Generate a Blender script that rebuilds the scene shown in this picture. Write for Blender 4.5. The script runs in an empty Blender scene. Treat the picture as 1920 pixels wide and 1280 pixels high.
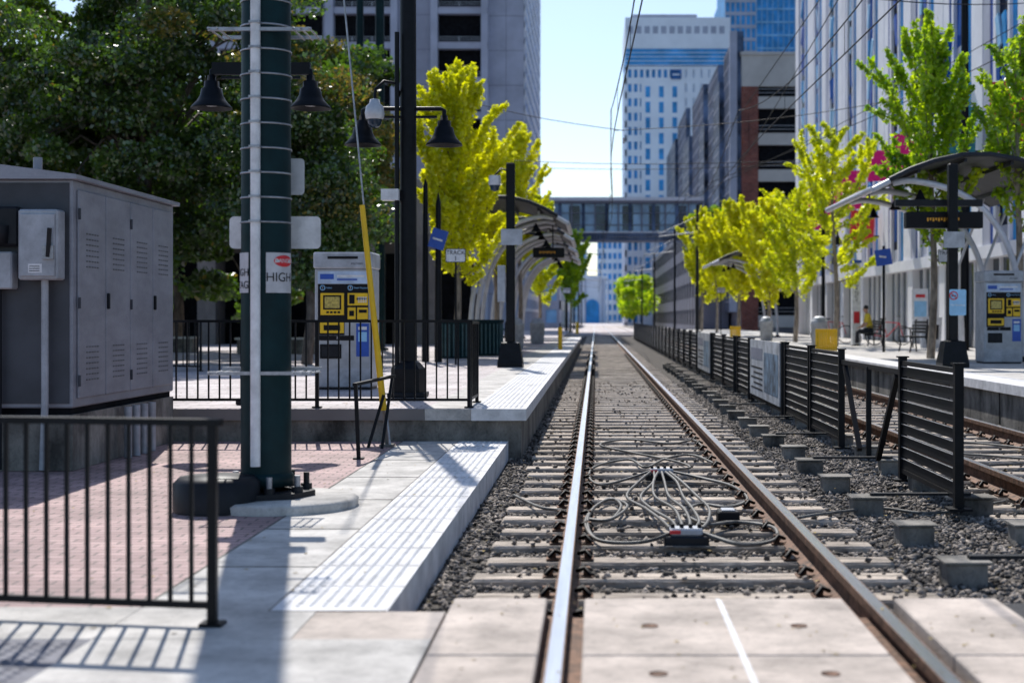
import bpy, math, random
import numpy as np
from mathutils import Vector, Matrix
random.seed(5); rng=np.random.default_rng(7)
S=bpy.context.scene
C=bpy.context.collection
# ------------------------------------------------------------ materials
_m={}
def N(nt,t,**k):
    n=nt.nodes.new(t)
    for a,b in k.items(): setattr(n,a,b)
    return n
def M(name,col,rough=.6,metal=0.,var=.18,scale=6.,bump=0.,bscale=40.,col2=None,stretch=(1,1,1),island=False,contrast=(.35,.65),spec=.5,imin=.55,imax=1.25,stain=0.):
    if name in _m: return _m[name]
    m=bpy.data.materials.new(name); m.use_nodes=True; nt=m.node_tree
    p=nt.nodes['Principled BSDF']; L=nt.links.new
    tc=N(nt,'ShaderNodeTexCoord'); mp=N(nt,'ShaderNodeMapping'); mp.inputs['Scale'].default_value=stretch
    L(tc.outputs['Object'],mp.inputs['Vector'])
    nz=N(nt,'ShaderNodeTexNoise'); nz.inputs['Scale'].default_value=scale; nz.inputs['Detail'].default_value=6; nz.inputs['Roughness'].default_value=.65
    L(mp.outputs[0],nz.inputs['Vector'])
    r=N(nt,'ShaderNodeValToRGB'); e=r.color_ramp.elements
    c2=col2 or tuple(c*(1-2*var) for c in col); c1=tuple(min(1,c*(1+.5*var)) for c in col)
    e[0].position=contrast[0]; e[1].position=contrast[1]
    e[0].color=(*c2,1); e[1].color=(*c1,1)
    L(nz.outputs['Fac'],r.inputs['Fac'])
    out=r.outputs['Color']
    if stain>0:
        n3=N(nt,'ShaderNodeTexNoise'); n3.inputs['Scale'].default_value=14; n3.inputs['Detail'].default_value=8; n3.inputs['Roughness'].default_value=.8; n3.inputs['Distortion'].default_value=1.2
        L(tc.outputs['Object'],n3.inputs['Vector']); r3=N(nt,'ShaderNodeMapRange'); r3.inputs['From Min'].default_value=.36; r3.inputs['From Max'].default_value=.5; r3.inputs['To Min'].default_value=1-stain
        L(n3.outputs['Fac'],r3.inputs['Value']); m3=N(nt,'ShaderNodeMix',data_type='RGBA',blend_type='MULTIPLY'); m3.inputs[0].default_value=1; L(out,m3.inputs[6]); L(r3.outputs[0],m3.inputs[7]); out=m3.outputs[2]
    if island:
        g=N(nt,'ShaderNodeNewGeometry'); hs=N(nt,'ShaderNodeHueSaturation'); mr=N(nt,'ShaderNodeMapRange')
        mr.inputs['To Min'].default_value=imin; mr.inputs['To Max'].default_value=imax
        L(g.outputs['Random Per Island'],mr.inputs['Value']); L(mr.outputs[0],hs.inputs['Value']); L(out,hs.inputs['Color']); out=hs.outputs[0]
    L(out,p.inputs['Base Color'])
    p.inputs['Roughness'].default_value=rough; p.inputs['Metallic'].default_value=metal
    p.inputs['Specular IOR Level'].default_value=spec
    if bump>0:
        n2=N(nt,'ShaderNodeTexNoise'); n2.inputs['Scale'].default_value=bscale; n2.inputs['Detail'].default_value=5
        L(mp.outputs[0],n2.inputs['Vector'])
        b=N(nt,'ShaderNodeBump'); b.inputs['Strength'].default_value=bump; b.inputs['Distance'].default_value=.02
        L(n2.outputs['Fac'],b.inputs['Height']); L(b.outputs[0],p.inputs['Normal'])
    _m[name]=m; return m
def brickmat(name,c1,c2,mortar,scale=1.,bw=.2,rh=.1,ms=.006,rot=0.,plane='xy',bumpd=.003,stain=.35):
    m=bpy.data.materials.new(name); m.use_nodes=True; nt=m.node_tree; L=nt.links.new
    p=nt.nodes['Principled BSDF']; tc=N(nt,'ShaderNodeTexCoord')
    v=tc.outputs['Object']
    if plane!='xy':
        sx=N(nt,'ShaderNodeSeparateXYZ'); cx=N(nt,'ShaderNodeCombineXYZ'); L(v,sx.inputs[0])
        ad=N(nt,'ShaderNodeMath',operation='ADD'); L(sx.outputs['X'],ad.inputs[0]); L(sx.outputs['Y'],ad.inputs[1])
        L(ad.outputs[0],cx.inputs['X']); L(sx.outputs['Z'],cx.inputs['Y']); v=cx.outputs[0]
    mp=N(nt,'ShaderNodeMapping'); mp.inputs['Rotation'].default_value=(0,0,rot); L(v,mp.inputs['Vector'])
    b=N(nt,'ShaderNodeTexBrick'); b.inputs['Color1'].default_value=(*c1,1); b.inputs['Color2'].default_value=(*c2,1); b.inputs['Mortar'].default_value=(*mortar,1)
    b.inputs['Scale'].default_value=scale; b.inputs['Mortar Size'].default_value=ms; b.inputs['Brick Width'].default_value=bw; b.inputs['Row Height'].default_value=rh; b.inputs['Bias'].default_value=0
    L(mp.outputs[0],b.inputs['Vector'])
    nz=N(nt,'ShaderNodeTexNoise'); nz.inputs['Scale'].default_value=1.3; nz.inputs['Detail'].default_value=7; L(tc.outputs['Object'],nz.inputs['Vector'])
    mx=N(nt,'ShaderNodeMix',data_type='RGBA',blend_type='MULTIPLY'); mx.inputs[0].default_value=1
    rr=N(nt,'ShaderNodeMapRange'); rr.inputs['From Min'].default_value=.3; rr.inputs['From Max'].default_value=.7; rr.inputs['To Min'].default_value=1-stain; rr.inputs['To Max'].default_value=1.1
    L(nz.outputs['Fac'],rr.inputs['Value']); L(b.outputs['Color'],mx.inputs[6]); L(rr.outputs[0],mx.inputs[7]); L(mx.outputs[2],p.inputs['Base Color'])
    bp=N(nt,'ShaderNodeBump'); bp.invert=True; bp.inputs['Distance'].default_value=bumpd; L(b.outputs['Fac'],bp.inputs['Height']); L(bp.outputs[0],p.inputs['Normal'])
    p.inputs['Roughness'].default_value=.75; return m
def leafmat(name,ca,cb,trans=.5,tcol=None,gloss=.06):
    m=bpy.data.materials.new(name); m.use_nodes=True; nt=m.node_tree; L=nt.links.new
    nt.nodes.remove(nt.nodes['Principled BSDF']); o=nt.nodes['Material Output']
    g=N(nt,'ShaderNodeNewGeometry'); r=N(nt,'ShaderNodeValToRGB'); r.color_ramp.elements[0].color=(*ca,1); r.color_ramp.elements[1].color=(*cb,1)
    tc=N(nt,'ShaderNodeTexCoord'); nz=N(nt,'ShaderNodeTexNoise'); nz.inputs['Scale'].default_value=.9; L(tc.outputs['Object'],nz.inputs['Vector'])
    ad=N(nt,'ShaderNodeMath',operation='MULTIPLY_ADD'); L(nz.outputs['Fac'],ad.inputs[0]); ad.inputs[1].default_value=1.3
    sb=N(nt,'ShaderNodeMath',operation='MULTIPLY_ADD'); L(g.outputs['Random Per Island'],sb.inputs[0]); sb.inputs[1].default_value=.7; sb.inputs[2].default_value=-.5
    L(sb.outputs[0],ad.inputs[2]); L(ad.outputs[0],r.inputs['Fac'])
    d=N(nt,'ShaderNodeBsdfDiffuse'); t=N(nt,'ShaderNodeBsdfTranslucent'); mx=N(nt,'ShaderNodeMixShader'); mx.inputs[0].default_value=trans
    gl=N(nt,'ShaderNodeBsdfGlossy'); gl.inputs['Roughness'].default_value=.35; mx2=N(nt,'ShaderNodeMixShader'); mx2.inputs[0].default_value=gloss
    L(r.outputs[0],d.inputs['Color'])
    gm=N(nt,'ShaderNodeMix',data_type='RGBA',blend_type='MULTIPLY'); gm.inputs[0].default_value=1; gm.clamp_result=True; L(r.outputs[0],gm.inputs[6]); gm.inputs[7].default_value=(*(tcol or (1.3,1.3,.6)),1)
    L(gm.outputs[2],t.inputs['Color'])
    L(d.outputs[0],mx.inputs[1]); L(t.outputs[0],mx.inputs[2]); L(mx.outputs[0],mx2.inputs[1]); L(gl.outputs[0],mx2.inputs[2]); L(mx2.outputs[0],o.inputs['Surface'])
    return m
blk=M('black_paint',(.005,.006,.009),.45,.0,.25,9,spec=.2)
char=M('charcoal_paint',(.014,.016,.021),.5,.0,.2,5,spec=.25)
teal=M('green_pole_paint',(.003,.024,.029),.5,.0,.2,4,bump=.1,bscale=25,spec=.18)
galv=M('galvanised_steel',(.42,.43,.46),.45,.6,.2,10)
steelw=M('white_steel',(.62,.63,.66),.45,.1,.1,5)
whitep=M('white_plastic',(.78,.78,.80),.5,0,.12,8)
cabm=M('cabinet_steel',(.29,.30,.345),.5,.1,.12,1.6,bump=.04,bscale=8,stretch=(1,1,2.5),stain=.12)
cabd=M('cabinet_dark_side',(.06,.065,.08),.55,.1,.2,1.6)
boxg=M('light_grey_enclosure',(.42,.44,.48),.5,.1,.15,5,stain=.1)
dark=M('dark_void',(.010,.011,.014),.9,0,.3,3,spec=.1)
conc=M('concrete_light',(.62,.59,.55),.85,0,.2,2.5,bump=.25,bscale=60,stain=.22)
concd=M('concrete_weathered',(.27,.25,.22),.9,0,.4,2.2,bump=.5,bscale=30,stretch=(1,1,.6),stain=.35)
conpan=M('concrete_panel',(.62,.53,.46),.85,0,.22,1.9,bump=.3,bscale=80,stain=.25)
tact=M('tactile_paving',(.80,.79,.79),.8,0,.14,4,bump=.1,bscale=60,stain=.15)
tactg=M('tactile_grey',(.20,.20,.23),.8,0,.2,6)
railr=M('rail_rust',(.19,.10,.06),.75,.3,.35,14,bump=.3,bscale=50)
railt=M('rail_polished',(.68,.68,.72),.25,1.,.08,4,stretch=(8,.3,1))
tie=M('tie_weathered',(.68,.575,.475),.9,0,.34,7,bump=.6,bscale=40,stretch=(.35,2,1),island=True,imin=.68,imax=1.12,stain=.3)
balg=M('ballast_bed',(.10,.085,.072),.95,0,.5,30,bump=1.,bscale=35,contrast=(.42,.58))
ston=M('ballast_stone',(.25,.215,.185),.9,0,.4,9,island=True,imin=.15,imax=1.9)
asph=M('asphalt',(.055,.055,.06),.9,0,.2,30,bump=.4,bscale=120)
yel=M('yellow_plastic',(.90,.55,.008),.45,0,.06,5)
blue=M('sign_blue',(.02,.09,.45),.45,0,.08,5)
lblue=M('light_blue',(.30,.58,.85),.5,0,.08,5)
redm=M('red_paint',(.65,.02,.03),.5,0,.1,5)
pink=M('magenta_panel',(.85,.03,.22),.7,0,.1,5,spec=.1)
inkm=M('ink_black',(.008,.008,.01),.6,0,.1,5,spec=.2)
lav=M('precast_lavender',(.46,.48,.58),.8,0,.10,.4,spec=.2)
lavd=M('precast_dark_grey',(.24,.25,.31),.8,0,.1,.4,spec=.2)  # darker grey of the precast, also for joints, fascias and building cores
whc=M('precast_white',(.84,.84,.89),.75,0,.07,.5,spec=.2)
glb=M('glass_blue',(.03,.18,.52),.4,.1,.3,.5,contrast=(.4,.6),spec=.3)
gls=M('glass_pale',(.36,.56,.78),.3,.15,.25,.25)
gld=M('glass_dark',(.03,.06,.10),.15,.2,.4,.6)
glc=M('glass_cyan',(.02,.34,.78),.5,.0,.25,.6,spec=.3)
mgb=M('tinted_panel_blue',(.01,.10,.42),.6,0,.2,.6,spec=.1); mgk=M('tinted_panel_dark',(.015,.02,.05),.7,0,.2,.6,spec=.1)
scr=M('metal_screen',(.13,.19,.31),.7,.1,.45,.35,spec=.2)
brk=brickmat('red_brick_wall',(.20,.045,.03),(.28,.08,.05),(.3,.26,.24),plane='v',bw=.5,rh=.2,ms=.01)
bark=M('bark',(.14,.11,.09),.9,0,.3,12,bump=.6,bscale=30,stretch=(1,1,.3))
barkl=M('pale_bark',(.34,.28,.22),.9,0,.3,12,bump=.6,bscale=30,stretch=(1,1,.3))
rubber=M('cable_rubber',(.15,.145,.135),.6,0,.3,20)
amber=M('led_amber',(.9,.40,.02),.5)
pave=brickmat('brick_pavers',(.56,.37,.35),(.41,.26,.25),(.17,.13,.12),bw=.2,rh=.1,ms=.008,rot=0.0,stain=.45)
pavg=brickmat('plaza_pavers',(.62,.56,.56),(.48,.41,.41),(.24,.22,.21),bw=.4,rh=.2,ms=.008)
# ------------------------------------------------------------ mesh builder
class MB:
    def __init__(s): s.v=[];s.f=[];s.mi=[];s.sm=[];s.ms=[]
    def mat(s,m):
        if m not in s.ms: s.ms.append(m)
        return s.ms.index(m)
    def add(s,vs,fs,m,smooth=False):
        o=len(s.v); s.v+= [tuple(v) for v in vs]; k=s.mat(m)
        for f in fs: s.f.append(tuple(i+o for i in f)); s.mi.append(k); s.sm.append(smooth)
    def b(s,x0,x1,y0,y1,z0,z1,m,R=None,c=None,bev=0):
        if bev>0:
            e=bev
            vs=[];
            for z,i in ((z0,e),(z0+e,0),(z1-e,0),(z1,e)):
                a,b_,c_,d=x0+i,x1-i,y0+i,y1-i
                k=e if i==0 else e*.4
                vs+=[(a+k,c_,z),(b_-k,c_,z),(b_,c_+k,z),(b_,d-k,z),(b_-k,d,z),(a+k,d,z),(a,d-k,z),(a,c_+k,z)]
            fs=[tuple(range(7,-1,-1)),tuple(range(24,32))]
            for r in range(3):
                for i in range(8):
                    j=(i+1)%8; fs.append((r*8+i,r*8+j,r*8+8+j,r*8+8+i))
        else:
            vs=[(x0,y0,z0),(x1,y0,z0),(x1,y1,z0),(x0,y1,z0),(x0,y0,z1),(x1,y0,z1),(x1,y1,z1),(x0,y1,z1)]
            fs=[(3,2,1,0),(4,5,6,7),(0,1,5,4),(1,2,6,5),(2,3,7,6),(3,0,4,7)]
        if R is not None:
            c=Vector(c if c else ((x0+x1)/2,(y0+y1)/2,(z0+z1)/2)); vs=[c+R@(Vector(v)-c) for v in vs]
        s.add(vs,fs,m)
    def bar(s,p0,p1,w,h,m):
        p0=Vector(p0);p1=Vector(p1);d=(p1-p0).normalized()
        u=Vector((0,0,1)); 
        if abs(d.z)>.95: u=Vector((0,1,0))
        a=d.cross(u).normalized(); u=a.cross(d)
        vs=[p+a*(i*w/2)+u*(j*h/2) for p in(p0,p1) for i,j in((-1,-1),(1,-1),(1,1),(-1,1))]
        s.add(vs,[(3,2,1,0),(4,5,6,7),(0,1,5,4),(1,2,6,5),(2,3,7,6),(3,0,4,7)],m)
    def cyl(s,p0,p1,r0,m,r1=None,n=12,caps=True):
        r1=r0 if r1 is None else r1
        s.tube([p0,p1],[r0,r1],m,n,caps)
    def tube(s,pts,r,m,n=8,caps=True):
        P=[Vector(p) for p in pts]; R=r if isinstance(r,(list,tuple)) else [r]*len(P)
        vs=[];u=None
        for i,p in enumerate(P):
            d=(P[min(i+1,len(P)-1)]-P[max(i-1,0)]).normalized()
            if u is None:
                u=Vector((1,0,0)) if abs(d.x)<.8 else Vector((0,0,1))
            a=(u-d*u.dot(d)).normalized(); u=a; b=d.cross(a)
            for k in range(n):
                t=2*math.pi*k/n; vs.append(p+(a*math.cos(t)+b*math.sin(t))*R[i])
        fs=[(i*n+k,i*n+(k+1)%n,(i+1)*n+(k+1)%n,(i+1)*n+k) for i in range(len(P)-1) for k in range(n)]
        s.add(vs,fs,m,True)
        if caps: 
            s.add(vs[:n],[tuple(range(n-1,-1,-1))],m); s.add(vs[-n:],[tuple(range(n))],m)
    def lathe(s,prof,c,m,n=20,smooth=True):
        c=Vector(c);vs=[c+Vector((r*math.cos(2*math.pi*k/n),r*math.sin(2*math.pi*k/n),z)) for r,z in prof for k in range(n)]
        fs=[(i*n+k,i*n+(k+1)%n,(i+1)*n+(k+1)%n,(i+1)*n+k) for i in range(len(prof)-1) for k in range(n)]
        s.add(vs,fs,m,smooth)
    def text(s,txt,size,o,m,xd=(1,0,0),ud=(0,0,1),bend=None,align='CENTER'):
        cu=bpy.data.curves.new('t','FONT'); cu.body=txt; cu.size=size; cu.align_x=align; cu.align_y='CENTER'; cu.fill_mode='FRONT'
        ob=bpy.data.objects.new('t',cu); C.objects.link(ob); bpy.context.view_layer.update()
        me=bpy.data.meshes.new_from_object(ob.evaluated_get(bpy.context.evaluated_depsgraph_get()))
        xd=Vector(xd);ud=Vector(ud);o=Vector(o)
        if bend:
            cx,cy,r,a0=bend; vs=[(cx+r*math.sin(a0+v.co.x/r),cy-r*math.cos(a0+v.co.x/r),o.z+v.co.y) for v in me.vertices]
        else: vs=[o+xd*v.co.x+ud*v.co.y for v in me.vertices]
        s.add(vs,[tuple(p.vertices) for p in me.polygons],m)
        bpy.data.objects.remove(ob); bpy.data.curves.remove(cu); bpy.data.meshes.remove(me)
    def build(s,name):
        me=bpy.data.meshes.new(name); me.from_pydata(s.v,[],s.f)
        for m in s.ms: me.materials.append(m)
        me.polygons.foreach_set('material_index',s.mi); me.polygons.foreach_set('use_smooth',s.sm); me.update()
        o=bpy.data.objects.new(name,me); C.objects.link(o); return o
def npmesh(name,V,F,mats,mi=None,parent=None):
    me=bpy.data.meshes.new(name); k=F.shape[1]
    me.vertices.add(len(V)); me.vertices.foreach_set('co',V.astype(np.float32).ravel())
    me.loops.add(F.size); me.loops.foreach_set('vertex_index',F.astype(np.int32).ravel())
    me.polygons.add(len(F)); me.polygons.foreach_set('loop_start',np.arange(0,F.size,k,dtype=np.int32))
    for m in mats: me.materials.append(m)
    if mi is not None: me.polygons.foreach_set('material_index',mi.astype(np.int32))
    me.update(calc_edges=True); me.validate()
    o=bpy.data.objects.new(name,me); C.objects.link(o)
    if parent: o.parent=parent
    return o
def spline(pts,k=6):
    P=[Vector(p) for p in pts]; P=[P[0]*2-P[1]]+P+[P[-1]*2-P[-2]]; out=[]
    for i in range(1,len(P)-2):
        for j in range(k):
            t=j/k; a,b,c,d=P[i-1:i+3]
            out.append(.5*((2*b)+(c-a)*t+(2*a-5*b+4*c-d)*t*t+(3*b-a-3*c+d)*t**3))
    out.append(P[-2]); return out
def sheet(name,x0,x1,y0,y1,z,m):
    q=MB(); q.add([(x0,y0,z),(x1,y0,z),(x1,y1,z),(x0,y1,z)],[(0,1,2,3)],m); return q.build(name)
# ------------------------------------------------------------ ground
sheet('ground',-1500,1500,-300,3000,-.32,asph)
q=MB(); q.b(-.97,5.9,6.93,124,-.30,-.215,balg); q.build('ballast_bed')
q=MB(); q.b(-14,14,124.01,420,-.31,-.035,pavg); 
for yy in (131,160,200): 
    for k in range(9): q.b(-7+k*1.4,-6.4+k*1.4,yy,yy+3,-.033,-.031,whitep)
q.build('street_paving')
HP=.36; RP=.42
q=MB() # low walkway
q.b(-1.52,-.97,6.62,15.8,-.3,0,tact); 
q.b(-2.14,-1.523,6.62,15.8,-.3,-.002,conc)
q.b(-14,-2.143,6.72,15.8,-.3,-.004,pave)
q.b(-14,-2.143,6.05,6.717,-.3,-.001,conc)
q.b(-14,-2.14,4.0,6.047,-.3,-.003,tactg)
q.b(-14,-2.14,-6,3.997,-.3,-.001,conc)
q.b(-2.137,-1.3,6.05,6.617,-.3,.0,conc); q.b(-1.297,-.70,6.05,6.617,-.3,-.002,conpan)
q.b(-2.137,-.70,4.6,6.045,-.3,-.001,conc); q.b(-2.137,-.70,-6,4.597,-.3,0,conc)
q.build('walkway_pavement')
def domes(name,x0,x1,y0,y1,z,mat,p=.061,h=.006,r=.016):
    xs=np.arange(x0+p/2,x1-p/3,p); ys=np.arange(y0+p/2,y1,p); X,Y=np.meshgrid(xs,ys); c=np.stack([X.ravel(),Y.ravel()],1)
    a=np.arange(6)*math.pi/3; ring=np.stack([np.cos(a),np.sin(a)],1)
    lo=c[:,None,:]+ring*r; hi=c[:,None,:]+ring*r*.6
    V=np.concatenate([np.concatenate([lo,np.full((len(c),6,1),z)],2),np.concatenate([hi,np.full((len(c),6,1),z+h)],2)],1).reshape(-1,3)
    b=np.arange(len(c))[:,None,None]*12
    q1=np.array([[k,(k+1)%6,6+(k+1)%6,6+k] for k in range(6)]+[[6,7,8,9],[6,9,10,11]])
    npmesh(name,V,(q1[None]+b).reshape(-1,4),[mat])
domes('tactile_domes',-1.5,-.99,6.7,15.7,0,tact,h=.007)
domes('tactile_domes',-1.36,-.80,15.9,42,HP,tact)
domes('tactile_domes',-3.6,-2.2,4.1,6.0,-.003,tactg,h=.008,r=.021)
q=MB()
for i in range(16): 
    y=6.62+i*.61; q.b(-1.515,-.975,y-.005,y+.005,-.01,.0015,concd)
q.b(-2.13,-.99,12.2,12.215,-.02,.0012,concd); q.b(-2.13,-1.53,9.2,9.215,-.02,.0012,concd)
for y in (7.8,10.7,13.7): q.b(-2.13,-1.53,y,y+.012,-.02,.0012,concd)
q.b(-2.148,-2.136,6.72,15.8,-.02,.0016,concd); q.b(-1.526,-1.518,6.62,15.8,-.02,.0017,concd)
q.build('paving_joints')
# crossing panels
q=MB()
for y0,y1 in ((5.76,6.93),(4.2,5.75),(2.6,4.19),(0.9,2.59)):
    q.b(-.69,-.235,y0,y1,-.25,.0,conpan,bev=.008); q.b(-.055,1.20,y0,y1,-.25,-.001,conpan,bev=.008); q.b(1.45,1.95,y0,y1,-.25,.0,conpan,bev=.008)
q.b(.581,.607,.9,6.9,-.01,.003,whitep)
for x in (.24,.9):
    for y in (5.45,6.3,4.6): 
        q.lathe([(.038,.0022),(.038,.0018),(0,.0015)],(x,y,0.0008),railr,12)
q.b(-.70,1.96,-6,6.9,-.3,-.09,railr)
q.build('crossing_panel')
q=MB(); q.b(1.953,60,-40,6.90,-.31,-.02,asph); q.build('road')
# high platform left
q=MB()
q.b(-1.38,-.77,15.75,76,HP-.13,HP,tact)
q.b(-1.9,-1.383,15.8,76,HP-.13,HP-.002,conc)
q.b(-45,-1.903,15.8,120,HP-.13,HP-.004,pavg)
q.b(-45,-.83,15.85,76,-.3,HP-.13,concd)
q.build('platform')
q=MB()
q.b(5.9,6.55,8,88,RP-.14,RP,tact); q.b(6.553,12,8,120,RP-.14,RP-.002,conc); q.b(5.97,12,8.05,120,-.3,RP-.14,concd)
for k in range(18): q.b(5.962,5.9695,9+k*3,9.03+k*3,-.2,RP-.15,inkm)
q.build('platform')
# ------------------------------------------------------------ tracks
def track(xc,y0,y1):
    xl,xr=xc-.7515,xc+.7515; q=MB(); ye=410
    for x in(xl,xr):
        q.b(x-.036,x+.036,-5,ye,-.045,-.001,railr); q.b(x-.030,x+.030,-5,ye,-.0011,.0,railt)
        q.b(x-.010,x+.010,-5,ye,-.14,-.045,railr)
        q.add([(x-.07,-5,-.168),(x-.07,y1,-.168),(x-.012,y1,-.138),(x-.012,-5,-.138),(x+.07,-5,-.168),(x+.07,y1,-.168),(x+.012,y1,-.138),(x+.012,-5,-.138)],[(0,3,2,1),(4,5,6,7),(3,7,6,2)],railr)
    q.build('railway_track_rails')
    t=MB(); k=MB(); y=y0
    while y<y1:
        dx=random.uniform(-.03,.03); a=random.uniform(-.008,.008); w=.115
        t.b(xc-1.29+dx,xc+1.29+dx,y-w,y+w,-.34,-.17+random.uniform(-.006,.004),tie,R=Matrix.Rotation(a,3,'Z'),bev=.015)
        if y<60:
            for x in(xl,xr):
                k.b(x-.15,x+.15,y-.07,y+.07,-.168,-.160,railr)
                for sx in(-1,1):
                    k.tube([(x+sx*.135,y-.05,-.15),(x+sx*.10,y-.02,-.115),(x+sx*.055,y,-.135),(x+sx*.10,y+.03,-.112),(x+sx*.14,y+.05,-.15)],.013,inkm,5)
                    k.b(x+sx*.11-.02,x+sx*.11+.02,y-.02,y+.02,-.16,-.11,railr)
        y+=.62
    t.build('railway_ties'); k.build('rail_clips')
TX1=.588; TX2=4.35
track(TX1,7.2,124); track(TX2,7.3,124)
def stones(name,n,x0,x1,y0,y1,fn,smin=.018,smax=.036):
    x=rng.uniform(x0,x1,n); y=y0+(y1-y0)*rng.random(n)**1.35
    z=fn(x,y); keep=~np.isnan(z); x,y,z=x[keep],y[keep],z[keep]; n=len(x)
    o=np.array([[1,0,0],[-1,0,0],[0,1,0],[0,-1,0],[0,0,1],[0,0,-1.]]);
    s=rng.uniform(smin,smax,(n,1,1)); V=o[None]*s*rng.uniform(.6,1.25,(n,6,1))+rng.normal(0,.12,(n,6,3))*s
    A=rng.normal(size=(n,3,3)); Q,_=np.linalg.qr(A); V=V@Q
    V[:,:,2]*=.8; V=V+np.stack([x,y,z],1)[:,None,:]
    F=np.array([[0,2,4],[2,1,4],[1,3,4],[3,0,4],[2,0,5],[1,2,5],[3,1,5],[0,3,5]]); F=(F[None]+np.arange(n)[:,None,None]*6).reshape(-1,3)
    npmesh(name,V.reshape(-1,3),F,[ston])
def zf(x,y):
    z=np.full(len(x),-.205); r=rng.random(len(x))
    for xc,y0 in((TX1,7.2),(TX2,7.3)):
        on=(np.abs(x-xc)<1.29)&(np.abs(((y-y0+.31)%.62)-.31)<.12)
        z=np.where(on,np.where(r<.07,-.160,np.nan),z)
        z=np.where((np.abs(x-xc)<1.2)&~on,-.213,z)
        for xr in(xc-.7515,xc+.7515): z=np.where(np.abs(x-xr)<.085,np.nan,z)
    return z
stones('ballast_stones',82000,-.95,5.85,6.97,34,zf,.014,.033)
def litter(name,n,x0,x1,y0,y1,z,mat,s=.014):
    x=rng.uniform(x0,x1,n);y=rng.uniform(y0,y1,n); a=rng.uniform(0,6.28,n); l=rng.uniform(.5,1.5,n)*s
    dx=np.cos(a)*l;dy=np.sin(a)*l
    V=np.stack([np.stack([x-dx,y-dy,np.full(n,z+.002)],1),np.stack([x+dy*.5,y-dx*.5,np.full(n,z+.006)],1),np.stack([x+dx,y+dy,np.full(n,z+.003)],1),np.stack([x-dy*.5,y+dx*.5,np.full(n,z+.004)],1)],1).reshape(-1,3)
    npmesh(name,V,np.arange(4*n).reshape(n,4),[mat])
lit=M('dry_leaf',(.40,.28,.06),.8,0,.3,4,island=True)
litter('fallen_leaves',260,-7,-1,6.1,15.7,0,lit); litter('fallen_leaves',420,-7,-.8,15.9,40,HP,lit,.02); litter('fallen_leaves',60,-.7,1.9,5.2,6.9,.001,lit,.012)
litter('fallen_leaves',300,-.9,5.5,7.5,20,-.155,lit,.018)
# bonding cables
q=MB(); cz=-.135
def cab(p,r=.0125): q.tube(spline([(a,b,cz+(c if c else 0)) for a,b,c in p],6),r,rubber,7)
for i in range(6):
    d=(i-2.5)*.045; w=random.uniform(-.07,.07)
    cab([(.60+d*.8,13.3,.06),(.58+d*1.5+w,12.6,.05),(.55+d*2.6,11.8,.02),(.62+d*2.4-w,11,.03),(.64+d*1.5,10.2,.05),(.62+d,9.75,.06)],.013)
for dx in(0,.05):
    cab([(.52,9.6,.05),(.3,9.45,.01),(.02,9.6,0),(-.06-dx*.3,10.3,.01),(-.02,11.2,.0),(.12,11.7+dx,.01),(.25-dx,11.2,.02),(.1,10.5,.01),(-.08,10.6+dx,0)])
    cab([(.72,9.6,.05),(.95,9.35+dx,.01),(1.2,9.6,0),(1.27,10.2,.0),(1.0+dx,10.4,.01),(.8,10.2,.02),(.66,10.6,.03)])
    cab([(.7,13.5,.05),(1.0,13.2+dx,.01),(1.22,12.7,0),(1.26,11.8,0),(1.05,11.2+dx,.01),(.85,11.4,.01),(.72,11.0+dx,.03)])
cab([(.52,13.5,.05),(.3,13.2,.01),(.05,12.8,0),(-.06,13.4,0),(.0,14.4,.0),(.35,15.0,.01),(.5,14.3,.0),(.75,15.2,0),(1.05,15.6,0),(1.24,14.6,0)])
cab([(.7,13.6,.05),(.95,14.3,0),(.8,15,0),(.3,16.1,0),(.05,16.9,0),(.4,17.6,0),(.9,17,0),(1.2,17.5,0),(1.25,16.5,0)])
cab([(1.45,10.6,0),(1.75,10.9,0),(2.3,11.5,-.04),(2.7,11.3,-.05),(3.4,11.8,-.02)]); cab([(-.26,11.1,0),(-.45,11.3,0),(-.7,12.2,-.02)])
cab([(3.7,13.6,0),(4.1,12.9,0),(4.6,13.5,0),(4.9,14.6,0),(4.4,15.4,0),(3.8,15.9,0)]); cab([(3.7,16.6,0),(4.3,17.3,0),(5.0,16.2,0),(4.6,14.9,0),(4.0,14.5,0)])
q.build('track_bonding_cables')
for (x,y) in((.62,13.42),(.61,9.62),(.98,10.55)):
    q=MB(); q.b(x-.15,x+.15,y-.10,y+.10,-.17,-.10,char,bev=.01); q.b(x-.11,x+.11,y-.08,y+.08,-.1,-.05,boxg,bev=.012)
    q.b(x-.113,x-.04,y-.083,y-.07,-.085,-.06,redm)
    for k in range(4): q.cyl((x-.09+k*.06,y-.02,-.05),(x-.09+k*.06,y-.02,-.025),.014,inkm,n=8)
    q.b(x-.19,x+.19,y-.15,y-.12,-.168,-.155,concd)
    if x>.9: q=MB(); q.b(x-.08,x+.08,y-.1,y+.1,-.17,-.06,inkm,bev=.01); q.b(x-.05,x+.05,y-.07,y+.07,-.06,-.05,boxg,bev=.004)
    q.build('track_junction_box')
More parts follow.
